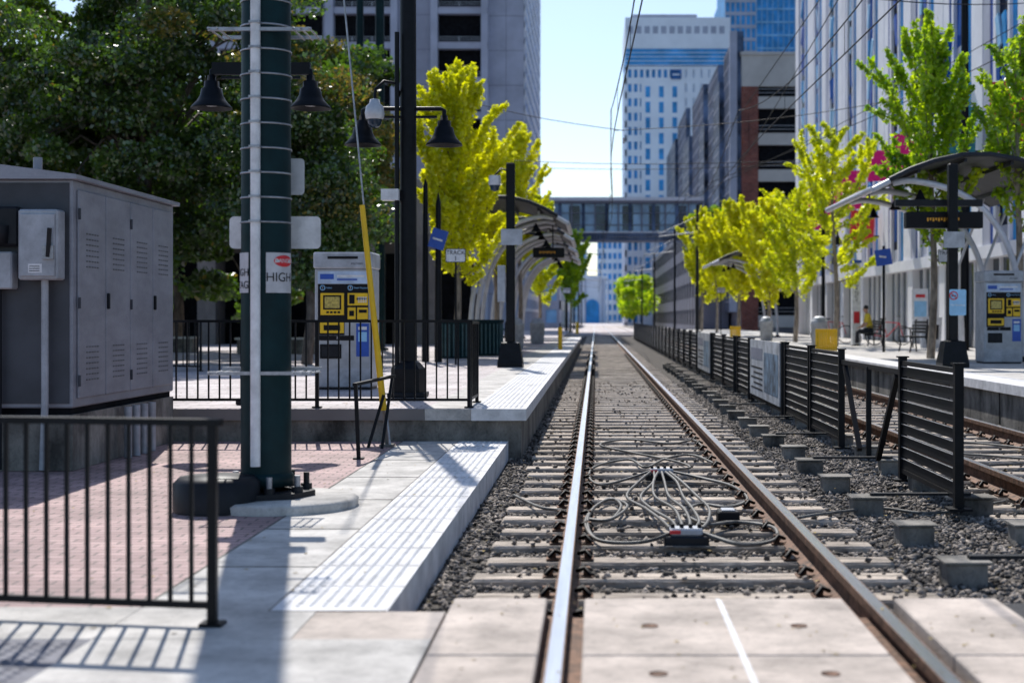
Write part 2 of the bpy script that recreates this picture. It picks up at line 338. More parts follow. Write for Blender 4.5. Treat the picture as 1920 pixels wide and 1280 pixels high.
# ------------------------------------------------------------ centre fence
FX=2.84
q=MB(); bann=M('banner_grey',(.50,.52,.56),.6,0,.25,2.5); bannb=M('banner_blue_grey',(.20,.30,.42),.6,0,.4,3.)
def fpost(y,zt=1.0): 
    q.b(FX-.035,FX+.035,y-.035,y+.035,-.13,zt,blk); q.b(FX-.09,FX+.09,y-.09,y+.09,-.14,-.12,blk); q.b(FX-.05,FX+.05,y-.05,y+.05,zt,zt+.012,blk)
def fpanel(y0,y1,banner=False,zt=.97):
    fpost(y0+.04);fpost(y1-.04)
    q.b(FX-.02,FX+.02,y0+.075,y1-.075,zt-.04,zt,blk); q.b(FX-.02,FX+.02,y0+.075,y1-.075,-.06,-.02,blk)
    n=9
    for i in range(n):
        z=-.02+(i+.0)*(zt-.02)/n
        q.b(FX-.010,FX+.010,y0+.076,y1-.076,z+.006,z+(zt-.02)/n-.012,blk,R=Matrix.Rotation(.12,3,'Y'))
        q.b(FX-.022,FX-.012,y0+.076,y1-.076,z+.092,z+.096,galv)  # pale strip imitates the light highlight line along each slat
    if banner:
        q.b(FX-.05,FX-.028,y0+.1,y1-.1,.02,zt+.02,bann)
        q.b(FX-.053,FX-.051,y0+.25,y1-2.2,.15,.80,bannb); q.b(FX-.054,FX-.0512,y1-2.0,y1-.25,.66,.85,lavd)
        for k in range(5): q.b(FX-.053,FX-.051,y1-2.0,y1-.3-.4*(k%2),.50-k*.09,.53-k*.09,char)
fpanel(11.1,13.2)
seq=[(16.4,18.7,0),(18.8,21.2,0),(21.5,25.8,1),(26.2,28.3,0),(29,31.4,0),(31.6,34.2,0),(34.8,39,1)]
for a,b_,c in seq: fpanel(a,b_,c)
y=39.8
while y<104: fpanel(y,y+2.5); y+=3.0
for a,b_ in(((13.4,.82),(14.3,-.05)),((16.2,.82),(15.3,-.05))): q.bar((FX,a[0],a[1]),(FX,b_[0],b_[1]),.05,.05,blk)
q.bar((FX,13.2,.86),(FX,16.4,.86),.03,.05,blk)
q.bar((FX,14.8,.86),(FX,14.8,-.1),.05,.05,blk)
q.build('track_fence')
q=MB(); y=8.4; i=0
while y<45:
    for x in(2.2,3.0):
        j=random.uniform(-.04,.04); q.b(x-.12+j,x+.12+j,y-.11,y+.11,-.3,-.07,concd,bev=.012)
        q.b(x-.14+j,x+.14+j,y-.13,y+.13,-.07,-.058,concd)
    if i%2==0: q.b(2.2,3.0,y-.03,y+.03,-.055,-.035,char)
    y+=1.5; i+=1
q.build('fence_footings')
# ------------------------------------------------------------ railings
def railing(name,pa,pb,z0,h,sp,pr=.022,r=.009,zb=.09,flat=True):
    q=MB(); pa=Vector(pa);pb=Vector(pb); L_=(pb-pa).length; d=(pb-pa)/L_
    P=lambda t,z:(pa.x+d.x*t,pa.y+d.y*t,z)
    q.bar(P(-.04,z0+h),P(L_+.01,z0+h),.05,.03,blk); q.bar(P(0,z0+zb),P(L_,z0+zb),.03,.03,blk)
    for i in range(int(L_/sp)+1):
        t=i*sp
        if i%14==0: q.bar(P(t,z0-.02),P(t,z0+h),.04,.04,blk); q.bar(P(t,z0),P(t,z0+.015),.1,.1,blk)
        else: q.bar(P(t,z0+zb),P(t,z0+h),.017,.017,blk)
    q.bar(P(L_,z0-.02),P(L_,z0+h),.04,.04,blk)
    return q.build(name)
railing('pedestrian_railing',(-1.70,6.31),(-3.9,6.68),0,.90,.1)
railing('pedestrian_railing',(-1.42,15.95),(-4.9,15.98),HP,.97,.122)
railing('pedestrian_railing',(-1.42,17.0),(-1.42,16.1),HP,.95,.122)
railing('pedestrian_railing',(-7.5,27),(-13,30),HP,.95,.15)
# ------------------------------------------------------------ green catenary mast (near)
q=MB(); px,py=-2.41,10.4
q.lathe([(0.55,-.02),(.56,.05),(.53,.07),(0,.07)],(px+.12,py-.05,0),conc,40)
q.cyl((px,py,.14),(px,py,7.5),.182,teal,r1=.170,n=40)
q.lathe([(.182,.14),(.20,.145),(.20,.22),(.184,.24)],(px,py,0),teal,40)
q.lathe([(0,.07),(.36,.07),(.36,.11),(.18,.112)],(px,py,0),char,8,False)
for k in range(8):
    a=k*math.pi/4+.3; bx,by=px+.29*math.cos(a),py+.29*math.sin(a)
    q.cyl((bx,by,.1),(bx,by,.23),.022,galv if k>2 else char,n=8); q.cyl((bx,by,.11),(bx,by,.15),.042,char,n=6)
q.b(px-.52,px-.05,py-.50,py-.12,.0,.20,char,bev=.04)
q.lathe([(.30,.0),(.30,.2),(.26,.24),(0,.25)],(px-.28,py-.3,0),char,24)
q.tube([(px-.03,py-.205,.30),(px-.03,py-.205,7.5)],.036,whitep,12)
for i in range(30):
    z=2.05+.178*i
    q.lathe([(.184,z),(.1865,z+.002),(.1865,z+.010),(.184,z+.012)],(px,py,0),galv,40)
    q.b(px-.07,px+.01,py-.246,py-.19,z-.002,z+.014,galv)
for z in(3.42,.955):
    q.b(px-.37,px+.37,py-.215,py-.19,z,z+.025,galv); q.b(px-.37,px+.37,py+.19,py+.21,z+.02,z+.045,galv)
    for k in(-.36,-.3,.24,.3,.36): q.cyl((px+k,py-.25,z+.013),(px+k,py+.2,z+.013),.007,galv,n=6)
def rrect(q,x0,x1,y,z0,z1,r,m,t=.006):
    pts=[]
    for cx,cz_,a in((x1-r,z1-r,0),(x0+r,z1-r,90),(x0+r,z0+r,180),(x1-r,z0+r,270)):
        for k in range(5): t_=math.radians(a+k*22.5); pts.append((cx+r*math.cos(t_),cz_+r*math.sin(t_)))
    n=len(pts); vs=[(a,y,b) for a,b in pts]+[(a,y+t,b) for a,b in pts]
    q.add(vs,[tuple(range(n)),tuple(range(2*n-1,n-1,-1))]+[(i,i+n,(i+1)%n+n,(i+1)%n) for i in range(n)],m)
rrect(q,px-.32,px+.36,py+.20,1.88,2.12,.035,whitep); rrect(q,px+.10,px+.24,py+.19,2.28,2.55,.03,steelw)
def wrap(z0,z1,a0,a1,r,m):
    n=14; vs=[(px+r*math.sin(a0+(a1-a0)*k/n),py-r*math.cos(a0+(a1-a0)*k/n),z) for z in(z0,z1) for k in range(n+1)]
    q.add(vs,[(k,k+1,n+2+k,n+1+k) for k in range(n)],m,True)
stk=M('sticker_white',(.55,.55,.58),.6,0,.1,8)
wrap(1.545,1.835,.22,1.45,.187,stk); wrap(1.545,1.835,-1.45,-.50,.187,stk)
n=24; ov=[(px+.1885*math.sin(.98+.46*math.cos(t)),py-.1885*math.cos(.98+.46*math.cos(t)),1.775+.042*math.sin(t)) for t in [k*2*math.pi/n for k in range(n)]]
q.add([(px+.195*math.sin(.98),py-.195*math.cos(.98),1.775)]+ov,[(0,1+k,1+(k+1)%n) for k in range(n)],redm)
q.text('DANGER',.042,(0,0,1.775),whitep,bend=(px,py,.197,.97)); q.text('HIGH',.092,(0,0,1.655),inkm,bend=(px,py,.190,.80)); q.text('VOLTAGE',.075,(0,0,1.60),inkm,bend=(px,py,.190,-1.15))
q.text('HIGH',.075,(0,0,1.69),inkm,bend=(px,py,.190,-.95))
q.build('catenary_mast')
# ------------------------------------------------------------ electrical cabinet
q=MB(); X1=-4.67; X0=-6.4; Y0=12.7; Y1=15.72
q.b(X0,X1,Y0,Y1,0,.50,concd); q.b(X0+.03,X1-.03,Y0+.03,Y1-.03,.50,.56,dark)
q.b(X0,X1,Y0,Y1,.56,2.60,cabm,bev=.012)
q.add([(X0-.07,Y0-.08,2.6),(X1+.06,Y0-.08,2.6),(X1+.06,Y1+.05,2.6),(X0-.07,Y1+.05,2.6),(X0-.07,Y0-.08,2.68),(X1+.06,Y0-.08,2.64),(X1+.06,Y1+.05,2.64),(X0-.07,Y1+.05,2.68),((X0+X1)/2,Y0-.08,2.76),((X0+X1)/2,Y1+.05,2.76)],
  [(3,2,1,0),(0,1,5,8,4),(1,2,6,5),(2,3,7,9,6),(3,0,4,7),(5,6,9,8),(4,8,9,7)],cabm)
dw=(Y1-Y0-.16)/4
slot=M('vent_slot',(.15,.155,.17),.6)
for i in range(4):
    a=Y0+.08+i*dw; q.b(X1,X1+.022,a+.012,a+dw-.012,.64,2.52,cabm,bev=.008)
    for zz in(1.98,.95):
        for r_ in range(7):
            for c_ in range(5): 
                yy=a+dw/2-.14+c_*.07; z_=zz-.15+r_*.05; q.b(X1+.0225,X1+.027,yy-.02,yy+.02,z_-.005,z_+.008,slot)
    if i%2==0:
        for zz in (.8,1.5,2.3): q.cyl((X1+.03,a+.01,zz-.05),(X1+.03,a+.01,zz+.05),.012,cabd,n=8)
    else: q.b(X1+.0225,X1+.05,a+.02,a+.05,1.45,1.60,char,bev=.006)
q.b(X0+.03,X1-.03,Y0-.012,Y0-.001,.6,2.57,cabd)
q.b(-5.08,-4.73,Y0-.20,Y0-.013,1.70,2.32,boxg,bev=.015); q.b(-5.06,-4.75,Y0-.222,Y0-.202,1.73,2.28,boxg,bev=.006)
q.bar((-4.80,Y0-.24,1.90),(-4.77,Y0-.28,2.15),.03,.03,char); q.b(-4.85,-4.75,Y0-.25,Y0-.222,1.88,2.0,galv)
q.b(-4.98,-4.86,Y0-.2235,Y0-.2222,1.76,1.84,whitep)
for k in range(3): q.b(-4.97,-4.88,Y0-.2245,Y0-.2236,1.775+k*.02,1.781+k*.02,inkm)
q.tube([(-4.88,Y0-.1,1.70),(-4.88,Y0-.1,.6),(-4.90,Y0-.1,.02)],.032,boxg,10)
q.b(-5.50,-5.15,Y0-.16,Y0-.013,1.62,1.95,boxg,bev=.012); q.lathe([(.001,0),(.11,.0),(.12,.1),(.12,.16)],(-5.3,Y0-.12,2.02),char,16); q.b(-5.45,-5.1,Y0-.14,Y0-.013,2.0,2.35,char,bev=.02)
q.b(-5.40,-5.26,Y0-.1625,Y0-.1605,1.68,1.74,whitep)
q.tube([(-5.3,Y0-.08,1.62),(-5.3,Y0-.08,.02)],.03,char,8)
for k in range(4): q.cyl((X1+.1,Y0+1.2+k*.25,0),(X1+.1,Y0+1.2+k*.25,.5),.04,boxg,n=10)
q.cyl((-5.1,Y0+.3,2.7),(-5.1,Y0+.3,2.83),.04,cabm,n=12)
q.build('electrical_cabinet')
# ------------------------------------------------------------ guy wire + small rail
q=MB()
q.cyl((-2.23,15.2,0),(-2.69,15.2,4.76),.010,galv,n=6); q.cyl((-2.69,15.2,4.76),(-2.9,15.2,6.8),.010,galv,n=6)
q.cyl((-2.265,15.19,.38),(-2.495,15.19,2.57),.036,yel,n=12,r1=.029)
q.tube([(-2.23,15.2,0),(-2.245,15.2,.22),(-2.275,15.2,.5)],.02,concd,8); q.tube([(-2.19,15.15,0),(-2.23,15.18,.3),(-2.26,15.2,.5)],.014,galv,8)
q.b(-2.30,-2.16,15.1,15.3,-.01,.02,concd)
q.build('guy_wire')
q=MB()
q.bar((-2.30,13.8,0),(-2.33,13.8,.72),.035,.035,blk); q.bar((-2.24,14.9,0),(-2.16,15.1,.74),.03,.03,blk); q.bar((-2.34,13.78,.72),(-2.14,15.12,.75),.035,.03,blk); q.bar((-2.40,15.0,0),(-2.25,15.1,.55),.03,.03,blk)
q.b(-2.35,-2.25,13.75,13.85,0,.012,blk)
q.build('handrail')
# ------------------------------------------------------------ bell street lamps
bell=[(.02,.34),(.045,.34),(.05,.28),(.085,.27),(.09,.20),(.12,.18),(.135,.10),(.17,.04),(.235,-.03),(.24,-.05),(.225,-.05),(.16,.02),(.05,.06),(.0,.06)]
def bl(q,x,y,z,s=1): 
    q.lathe([(r*s,h*s) for r,h in bell],(x,y,z),blk,24); q.lathe([(.0,-.02*s),(.09*s,-.01*s),(.13*s,.03*s)],(x,y,z),whitep,16)
def lamp(x,y,z0,H,arm,lz,r=.11,base=True,octo=True,s=.9,pr=None):
    q=MB(); q.cyl((x,y,z0),(x,y,H),r,blk,r1=r*.85,n=16)
    if base: q.b(x-.24,x+.24,y-.24,y+.24,z0,z0+.06,char,bev=.01); q.lathe([(.23,.06),(.22,.36),(.15,.44),(.12,.46)],(x,y,z0),blk,8,False)
    if arm:
        for sx in arm:
            q.tube([(x,y,lz+.42),(x+sx*.9,y,lz+.42),(x+sx,y,lz+.40),(x+sx,y,lz+.28)],.028,blk,8); q.b(min(x,x+sx*.8),max(x,x+sx*.8),y-.02,y+.02,lz+.30,lz+.33,blk)
            bl(q,x+sx,y,lz,s)
    return q
q=lamp(-2.40,18.2,HP,7.2,(-.58,.46),3.62,r=.115,s=.98); 
q.cyl((-2.53,18.1,HP+.2),(-2.53,18.1,5.0),.03,blk,n=8)
q.tube([(-2.5,18.2,4.2),(-2.55,18.1,4.35),(-2.68,18.0,4.36),(-2.78,17.95,4.25),(-2.79,17.95,4.12)],.02,blk,8)
q.lathe([(.02,.18),(.06,.17),(.07,.12),(.11,.08),(.125,0),(.115,-.06),(.10,-.08)],(-2.79,17.95,3.95),steelw,20); q.lathe([(.095,-.08),(.085,-.14),(.05,-.18),(0,-.19)],(-2.79,17.95,3.95),gld,20)
q.b(-2.72,-2.5,18.0,18.2,2.86,3.0,whitep); 
q.build('street_lamp')
q=lamp(-3.93,16.7,HP,4.2,(-.58,.58),4.02-.15,r=.05,s=1.0); q.b(-4.5,-3.35,16.66,16.74,4.22,4.36,blk); q.build('street_lamp')
q=lamp(8.0,50,RP,5.2,(-.5,.5),4.0,r=.07,s=.9); q.build('street_lamp')
def ppost(x,y,z0,H,w=.18):
    q=MB(); q.b(x-w/2,x+w/2,y-w/2,y+w/2,z0,H,blk,bev=.02)
    q.add([(x+i*a,y+j*a,z) for z,a in((z0,.26),(z0+.08,.26),(z0+.5,.19),(z0+.52,.1)) for i,j in((-1,-1),(1,-1),(1,1),(-1,1))],[(r*4+k,r*4+(k+1)%4,r*4+4+(k+1)%4,r*4+4+k) for r in range(3) for k in range(4)],blk)
    return q
q=ppost(-1.76,29.4,HP,4.57)
q.lathe([(.12,.2),(.13,.05),(.12,0)],(-2.08,29.3,4.1),steelw,16); q.lathe([(.11,0),(.08,-.1),(0,-.13)],(-2.08,29.3,4.1),gld,16); q.tube([(-1.8,29.4,4.4),(-1.95,29.35,4.45),(-2.08,29.3,4.3)],.02,blk,6)
q.b(-1.95,-1.51,29.25,29.28,2.87,3.2,boxg); q.b(-2.02,-1.86,29.2,29.35,1.7,2.45,boxg,bev=.01); q.build('platform_post')
q=ppost(6.9,27.5,RP,4.35)
q.b(6.70,7.10,27.36,27.39,2.72,3.03,boxg); rrect(q,6.80,7.12,27.34,1.42,1.92,.03,lblue)
q.lathe([(.075,0),(.075,.004),(.06,.004),(.06,0)],(6.88,27.33,1.78),whitep,16)
q.tube([(6.88+.075*math.cos(a),27.335,1.80+.075*math.sin(a)) for a in [k*math.pi/10 for k in range(21)]],.010,redm,6); q.bar((6.83,27.33,1.85),(6.93,27.33,1.75),.008,.014,redm)
q.b(6.84,6.92,27.334,27.336,1.79,1.806,inkm)
q.text('No Smoking',.055,(6.96,27.336,1.62),whitep)
q.build('platform_post')
def dots(q,x0,x1,y,z0,n): 
    for i in range(n):
        x=x0+(x1-x0)*i/n; q.b(x,x+(x1-x0)/n*.6,y-.004,y,z0+.02*(i%2),z0+.07,amber)
q=MB(); q.b(6.05,7.55,27.7,27.95,3.12,3.44,blk,bev=.015); q.b(6.12,7.48,27.694,27.699,3.18,3.38,inkm); q.b(5.85,7.55,27.75,27.9,3.55,3.68,char); dots(q,6.45,7.1,27.692,3.25,12)
q.cyl((6.3,27.82,3.44),(6.3,27.82,3.55),.02,blk); q.cyl((7.3,27.82,3.44),(7.3,27.82,3.55),.02,blk); q.build('message_sign')
q=MB(); q.b(-1.9,-.95,43,43.2,3.2,3.5,blk,bev=.015); dots(q,-1.7,-1.2,42.99,3.32,9); q.cyl((-1.3,43.1,3.5),(-1.3,43.1,4.2),.02,blk); q.build('message_sign')
q=MB(); q.cyl((-3.95,33,HP),(-3.95,33,4.45),.09,blk,r1=.055,n=12); q.cyl((-3.95,33,4.45),(-3.95,33,4.6),.055,blk,r1=.01,n=12); q.build('wayfinding_post')
q=MB(); q.cyl((-3.62,32.7,HP),(-3.62,32.7,4.0),.09,blk,r1=.06,n=12); q.cyl((-3.62,32.7,4.0),(-3.62,32.7,4.25),.06,blk,r1=.01,n=12)
Rz=Matrix.Rotation(.3,3,'Y'); q.b(-3.78,-3.42,32.5,32.53,2.95,3.4,blue,R=Rz); q.bar((-3.72,32.49,3.2),(-3.5,32.49,3.13),.004,.04,whitep); q.build('wayfinding_post')
def tracksign(x,y,z0,z,t,s=1):
    q=MB(); q.cyl((x,y,z0),(x,y,z+.3),.022,blk,n=8); rrect(q,x-.22*s,x+.22*s,y-.04,z,z+.30*s,.03,inkm); rrect(q,x-.205*s,x+.205*s,y-.055,z+.015,z+.285*s,.025,whitep)
    q.text('TRACK',.125*s,(x,y-.062,z+.21*s),inkm); q.text(t,.14*s,(x,y-.062,z+.08*s),inkm); q.build('track_sign')
tracksign(-3.05,31,HP,2.58,'1'); tracksign(8.15,33,RP,2.66,'2'); tracksign(-1.9,93,HP,3,'1',1.2); tracksign(6.6,75,RP,2.7,'2',1)
# ------------------------------------------------------------ ticket machines
def ticket(cx,cy,z0):
    q=MB(); s=.0075
    X=lambda p:cx+(p-643.5)*s; Z=lambda p:z0+(730-p)*s; yf=cy-.35
    def P(a,b,c,d,m,t=.004): q.b(X(a),X(b),yf-t,yf-.0005,Z(d),Z(c),m)
    q.b(X(590),X(697),yf,cy+.35,z0+.03,Z(503),boxg,bev=.015); q.b(X(593),X(694),yf+.02,cy+.33,z0-.01,z0+.03,char)
    q.b(X(588),X(699),yf-.04,cy+.36,Z(503),Z(472),boxg,bev=.02); q.b(X(615),X(672),yf-.045,yf-.0405,Z(485),Z(480),inkm)
    q.text('MILFARE',.045,(X(670),yf-.0415,Z(494)),inkm)
    P(594,693,507,690,M('machine_face',(.42,.43,.45),.45,.1,.1,6),.002)
    P(596,691,508,531,M('panel_pale_blue',(.50,.62,.80),.4,0,.15,5)); P(600,626,513,523,blue,.006); P(632,684,515,519,whitep,.006); P(632,670,522,525,blue,.006)
    P(596,691,532,600,inkm,.004); P(596,646,600,628,inkm,.004)
    for t,a,b_,w in(('1',605,539,'Select'),('2',657,539,'Insert Payment')):
        q.tube([(X(a)+.032*math.cos(k*math.pi/8),yf-.007,Z(b_)+.032*math.sin(k*math.pi/8)) for k in range(17)],.006,lblue,5); q.text(t,.05,(X(a),yf-.0055,Z(b_)),whitep); q.text(w,.034,(X(a)+.05,yf-.0055,Z(b_)),lblue,align='LEFT')
    P(601,645,549,590,yel,.008); P(606,640,553,580,inkm,.012); P(609,637,556,577,M('screen_yellowish',(.65,.50,.12),.3,0,.3,30),.014); 
    for k in range(4): P(612+k*7,617+k*7,583,587,inkm,.011)
    P(652,690,549,572,yel,.008); P(655,665,552,569,inkm,.012); P(669,688,558,562,inkm,.012); P(652,667,576,598,yel,.008); P(670,690,576,598,yel,.008); P(673,688,580,586,inkm,.012); P(655,664,582,592,inkm,.012)
    for i in range(3):
        for j in range(4): P(671.5+j*4.4,674.5+j*4.4,564-i*4,566.5-i*4,whitep,.013)
    P(600,645,604,624,yel,.008); P(607,638,609,619,inkm,.012)
    P(598,664,628.5,638,inkm,.004); q.text('3',.05,(X(632),yf-.0055,Z(633.2)),whitep)
    P(668,692,606,668,blue,.006); P(672,688,612,618,whitep,.008); P(672,688,622,640,lblue,.008)
    P(600,640,645,672,inkm,.012); P(604,636,649,668,char,.016)
    q.cyl((X(600),yf-.01,Z(700)),(X(600),yf,Z(700)),.015,galv)
    q.build('ticket_machine')
ticket(-3.56,20.4,HP); ticket(8.5,30,RP)
# ------------------------------------------------------------ shelters
roofm=M('canopy_metal',(.03,.034,.045),.55,.1,.2,3,spec=.3); roofe=M('canopy_edge',(.62,.63,.68),.4,.1,.1,3)
def shelter(edge,sg,z0,y0,y1,ds=1.):
    q=MB(); dz=z0-RP; X=lambda d:edge+sg*d*ds
    prof=[(0,4.12),(.35,4.30),(.8,4.52),(1.3,4.70),(1.9,4.83),(2.5,4.84),(3.1,4.74),(3.7,4.52),(4.2,4.22)]
    for i in range(len(prof)-1):
        (a,za),(b_,zb)=prof[i],prof[i+1]; m=roofm
        vs=[(X(d),y,z+dz+t) for y in(y0,y1) for d,z,t in((a,za,0),(b_,zb,0),(b_,zb,.07),(a,za,.07))]
        q.add(vs,[(0,1,2,3),(7,6,5,4),(0,4,5,1),(3,2,6,7),(1,5,6,2),(0,3,7,4)],m)
    for y in(y0-.03,y1+.03): q.tube([(X(d),y,z+dz+.035) for d,z in prof[1:]],.055,roofm,8); q.tube([(X(d),y,z+dz+.0) for d,z in prof[:2]],.06,roofe,8)
    q.tube([(X(0),y0,4.14+dz),(X(0),y1,4.14+dz)],.07,roofe,8)
    n=3
    for k in range(n):
        y=y0+.4+(y1-y0-.8)*k/(n-1)
        pts=[(3.35,z0-dz),(3.33,1.3),(3.22,2.2),(2.95,3.05),(2.45,3.75),(1.8,4.15),(.95,4.35),(.5,4.30)]
        q.tube(spline([(X(d),y,z+dz) for d,z in pts],4),.07,roofe,10)
        q.cyl((X(1.0),y,4.35+dz),(X(1.0),y,4.55+dz),.03,roofe,n=6); q.cyl((X(3.15),y,2.4+dz),(X(3.9),y,4.4+dz),.035,roofe,n=6)
        q.lathe([(.14,0),(.14,.05),(.07,.12)],(X(3.35),y,z0),char,12)
        bl(q,X(1.1),y,3.95+dz,.6)
    for d,z in((1.0,4.5),(2.0,4.72),(3.0,4.66),(3.8,4.38)): q.b(X(d)-.03,X(d)+.03,y0+.05,y1-.05,z+dz-.0,z+dz+.08,roofm)
    q.build('platform_shelter')
shelter(5.95,1,RP,30.5,36.5); shelter(5.9,1,RP,72,78)
for y in(40.5,49,57.5,66): shelter(-.8,-1,HP,y,y+5.0,.84)
# ------------------------------------------------------------ furniture
def bench(x,y,z0,L_=1.6):
    q=MB()
    for i in range(5): q.b(x-.22+i*.09,x-.15+i*.09,y-L_/2,y+L_/2,z0+.43,z0+.455,char)
    for i in range(4): q.b(x+.23,x+.26,y-L_/2,y+L_/2,z0+.53+i*.09,z0+.60+i*.09,char)
    for yy in(y-L_/2+.1,y+L_/2-.1):
        q.tube(spline([(x-.22,yy,z0),(x-.18,yy,z0+.25),(x-.22,yy,z0+.42)],4),.022,char,8); q.tube([(x+.28,yy,z0),(x+.24,yy,z0+.45),(x+.27,yy,z0+.92)],.022,char,8); q.bar((x-.22,yy,z0+.42),(x+.24,yy,z0+.42),.03,.03,char)
        q.tube(spline([(x-.2,yy,z0+.44),(x-.2,yy,z0+.64),(x,yy,z0+.67),(x+.25,yy,z0+.66)],4),.016,char,6)
    q.build('park_bench')
bench(9.45,49,RP); bench(8.9,40,RP); bench(-3.0,44,HP); bench(-3.0,52,HP)
def bin_(x,y,z0,m=boxg):
    q=MB(); q.lathe([(.20,0),(.24,.02),(.27,.75),(.29,.78),(.29,.84),(.24,.86),(.22,.95),(.12,1.02),(.12,.96),(0,.95)],(x,y,z0),m,20)
    for k in range(20):
        a=k*math.pi/10; q.bar((x+.245*math.cos(a),y+.245*math.sin(a),z0+.04),(x+.28*math.cos(a),y+.28*math.sin(a),z0+.75),.025,.012,galv)
    q.build('trash_can')
bin_(7.7,49,RP);bin_(7.2,60,RP);bin_(-2.6,46,HP);bin_(-2.3,56,HP)
def planter(x,y,z0):
    q=MB(); q.lathe([(.38,0),(.42,.05),(.42,.85),(.46,.9),(.46,.97),(.38,.97),(.36,.9),(0,.9)],(x,y,z0),teal,24)
    for k in range(24): a=k*math.pi/12; q.bar((x+.43*math.cos(a),y+.43*math.sin(a),z0+.05),(x+.43*math.cos(a),y+.43*math.sin(a),z0+.86),.03,.02,M('teal_slat',(.06,.13,.14),.5))
    q.build('planter')
planter(-2.95,38.6,HP);planter(-3.55,36,HP)
q=MB(); q.cyl((-1.15,46,HP),(-1.15,46,1.05),.07,yel,n=16); q.lathe([(.07,0),(.05,.04),(0,.05)],(-1.15,46,1.05),yel,16); q.build('yellow_bollard')
q=MB(); q.cyl((-1.2,92,HP),(-1.2,92,1.1),.10,yel,n=16); q.lathe([(.1,0),(.06,.04),(0,.05)],(-1.2,92,1.1),yel,16); q.build('yellow_bollard')
def ybar(x,y,w,z0,h):
    q=MB(); n=int(w/.06)
    for i in range(n): q.b(x+i*.06,x+i*.06+.05,y,y+.05,z0+.05,z0+h,yel,bev=.008)
    q.b(x,x+n*.06,y+.051,y+.08,z0+h-.1,z0+h-.02,yel); q.b(x,x+n*.06,y+.051,y+.08,z0+.1,z0+.18,yel); q.b(x+.02,x+.08,y+.081,y+.12,z0,z0+h,char); q.build('yellow_barrier')
ybar(5.95,38.5,.64,RP,.66); ybar(5.95,63,.5,RP,.6)
q=MB(); q.b(10.25,10.75,46,46.04,.75+RP,1.9+RP,whitep); q.b(10.3,10.7,45.99,45.998,1.0+RP,1.5+RP,lblue); q.b(10.35,10.65,45.99,45.998,1.62+RP,1.72+RP,redm); q.cyl((10.28,46.1,RP),(10.28,46.1,2.3),.025,char,n=8); q.cyl((10.72,46.1,RP),(10.72,46.1,2.3),.025,char,n=8); q.build('poster_board')
q=MB(); Rx=Matrix.Rotation(.22,3,'X'); q.b(10.0,10.6,43.6,43.64,RP+.02,RP+1.0,whitep,R=Rx); q.b(10.0,10.6,43.9,43.94,RP+.02,RP+1.0,whitep,R=Matrix.Rotation(-.22,3,'X')); q.b(10.1,10.5,43.55,43.56,RP+.3,RP+.75,char,R=Rx); q.build('sandwich_board')
q=MB(); q.b(8.95,9.25,49.6,49.9,RP,3.3,whitep,bev=.02); q.b(8.93,9.27,49.58,49.92,3.3,3.4,blue)
for i,c in enumerate('EMERGENCY'): q.text(c,.17,(9.1,49.59,3.1-i*.14),inkm)
q.b(9.0,9.2,49.57,49.6,1.2,1.6,redm); q.build('emergency_phone')
q=MB(); q.cyl((8.1,40,RP),(8.1,40,3.4),.04,blk); q.b(7.85,8.3,39.9,39.94,2.85,3.3,blue,R=Matrix.Rotation(-.15,3,'Y')); q.bar((7.95,39.89,3.1),(8.15,39.89,3.08),.003,.05,whitep); q.build('wayfinding_post')
def bike(x,y,z0):
    q=MB()
    for dx in(-.5,.5):
        q.tube([(x+dx+.33*math.cos(k*math.pi/12),y,z0+.34+.33*math.sin(k*math.pi/12)) for k in range(25)],.018,inkm,6)
        for k in range(8): a=k*math.pi/4; q.cyl((x+dx,y,z0+.34),(x+dx+.32*math.cos(a),y,z0+.34+.32*math.sin(a)),.003,galv,n=4)
    A=(x-.5,y,z0+.34);B=(x-.05,y,z0+.3);D=(x-.2,y,z0+.82);E=(x+.38,y,z0+.78);F=(x+.5,y,z0+.34)
    for a,b_ in((A,B),(A,D),(B,D),(D,E),(B,E),(E,F)): q.cyl(a,b_,.016,redm,n=8)
    q.b(x-.32,x-.1,y-.06,y+.06,z0+.9,z0+.95,inkm,bev=.01); q.cyl(D,(x-.21,y,z0+.9),.014,galv); q.cyl(E,(x+.36,y,z0+1.0),.014,galv); q.cyl((x+.36,y-.28,z0+1.02),(x+.36,y+.28,z0+1.02),.014,inkm)
    q.build('bicycle')
bike(10.4,50.5,RP); bike(9.0,54,RP)
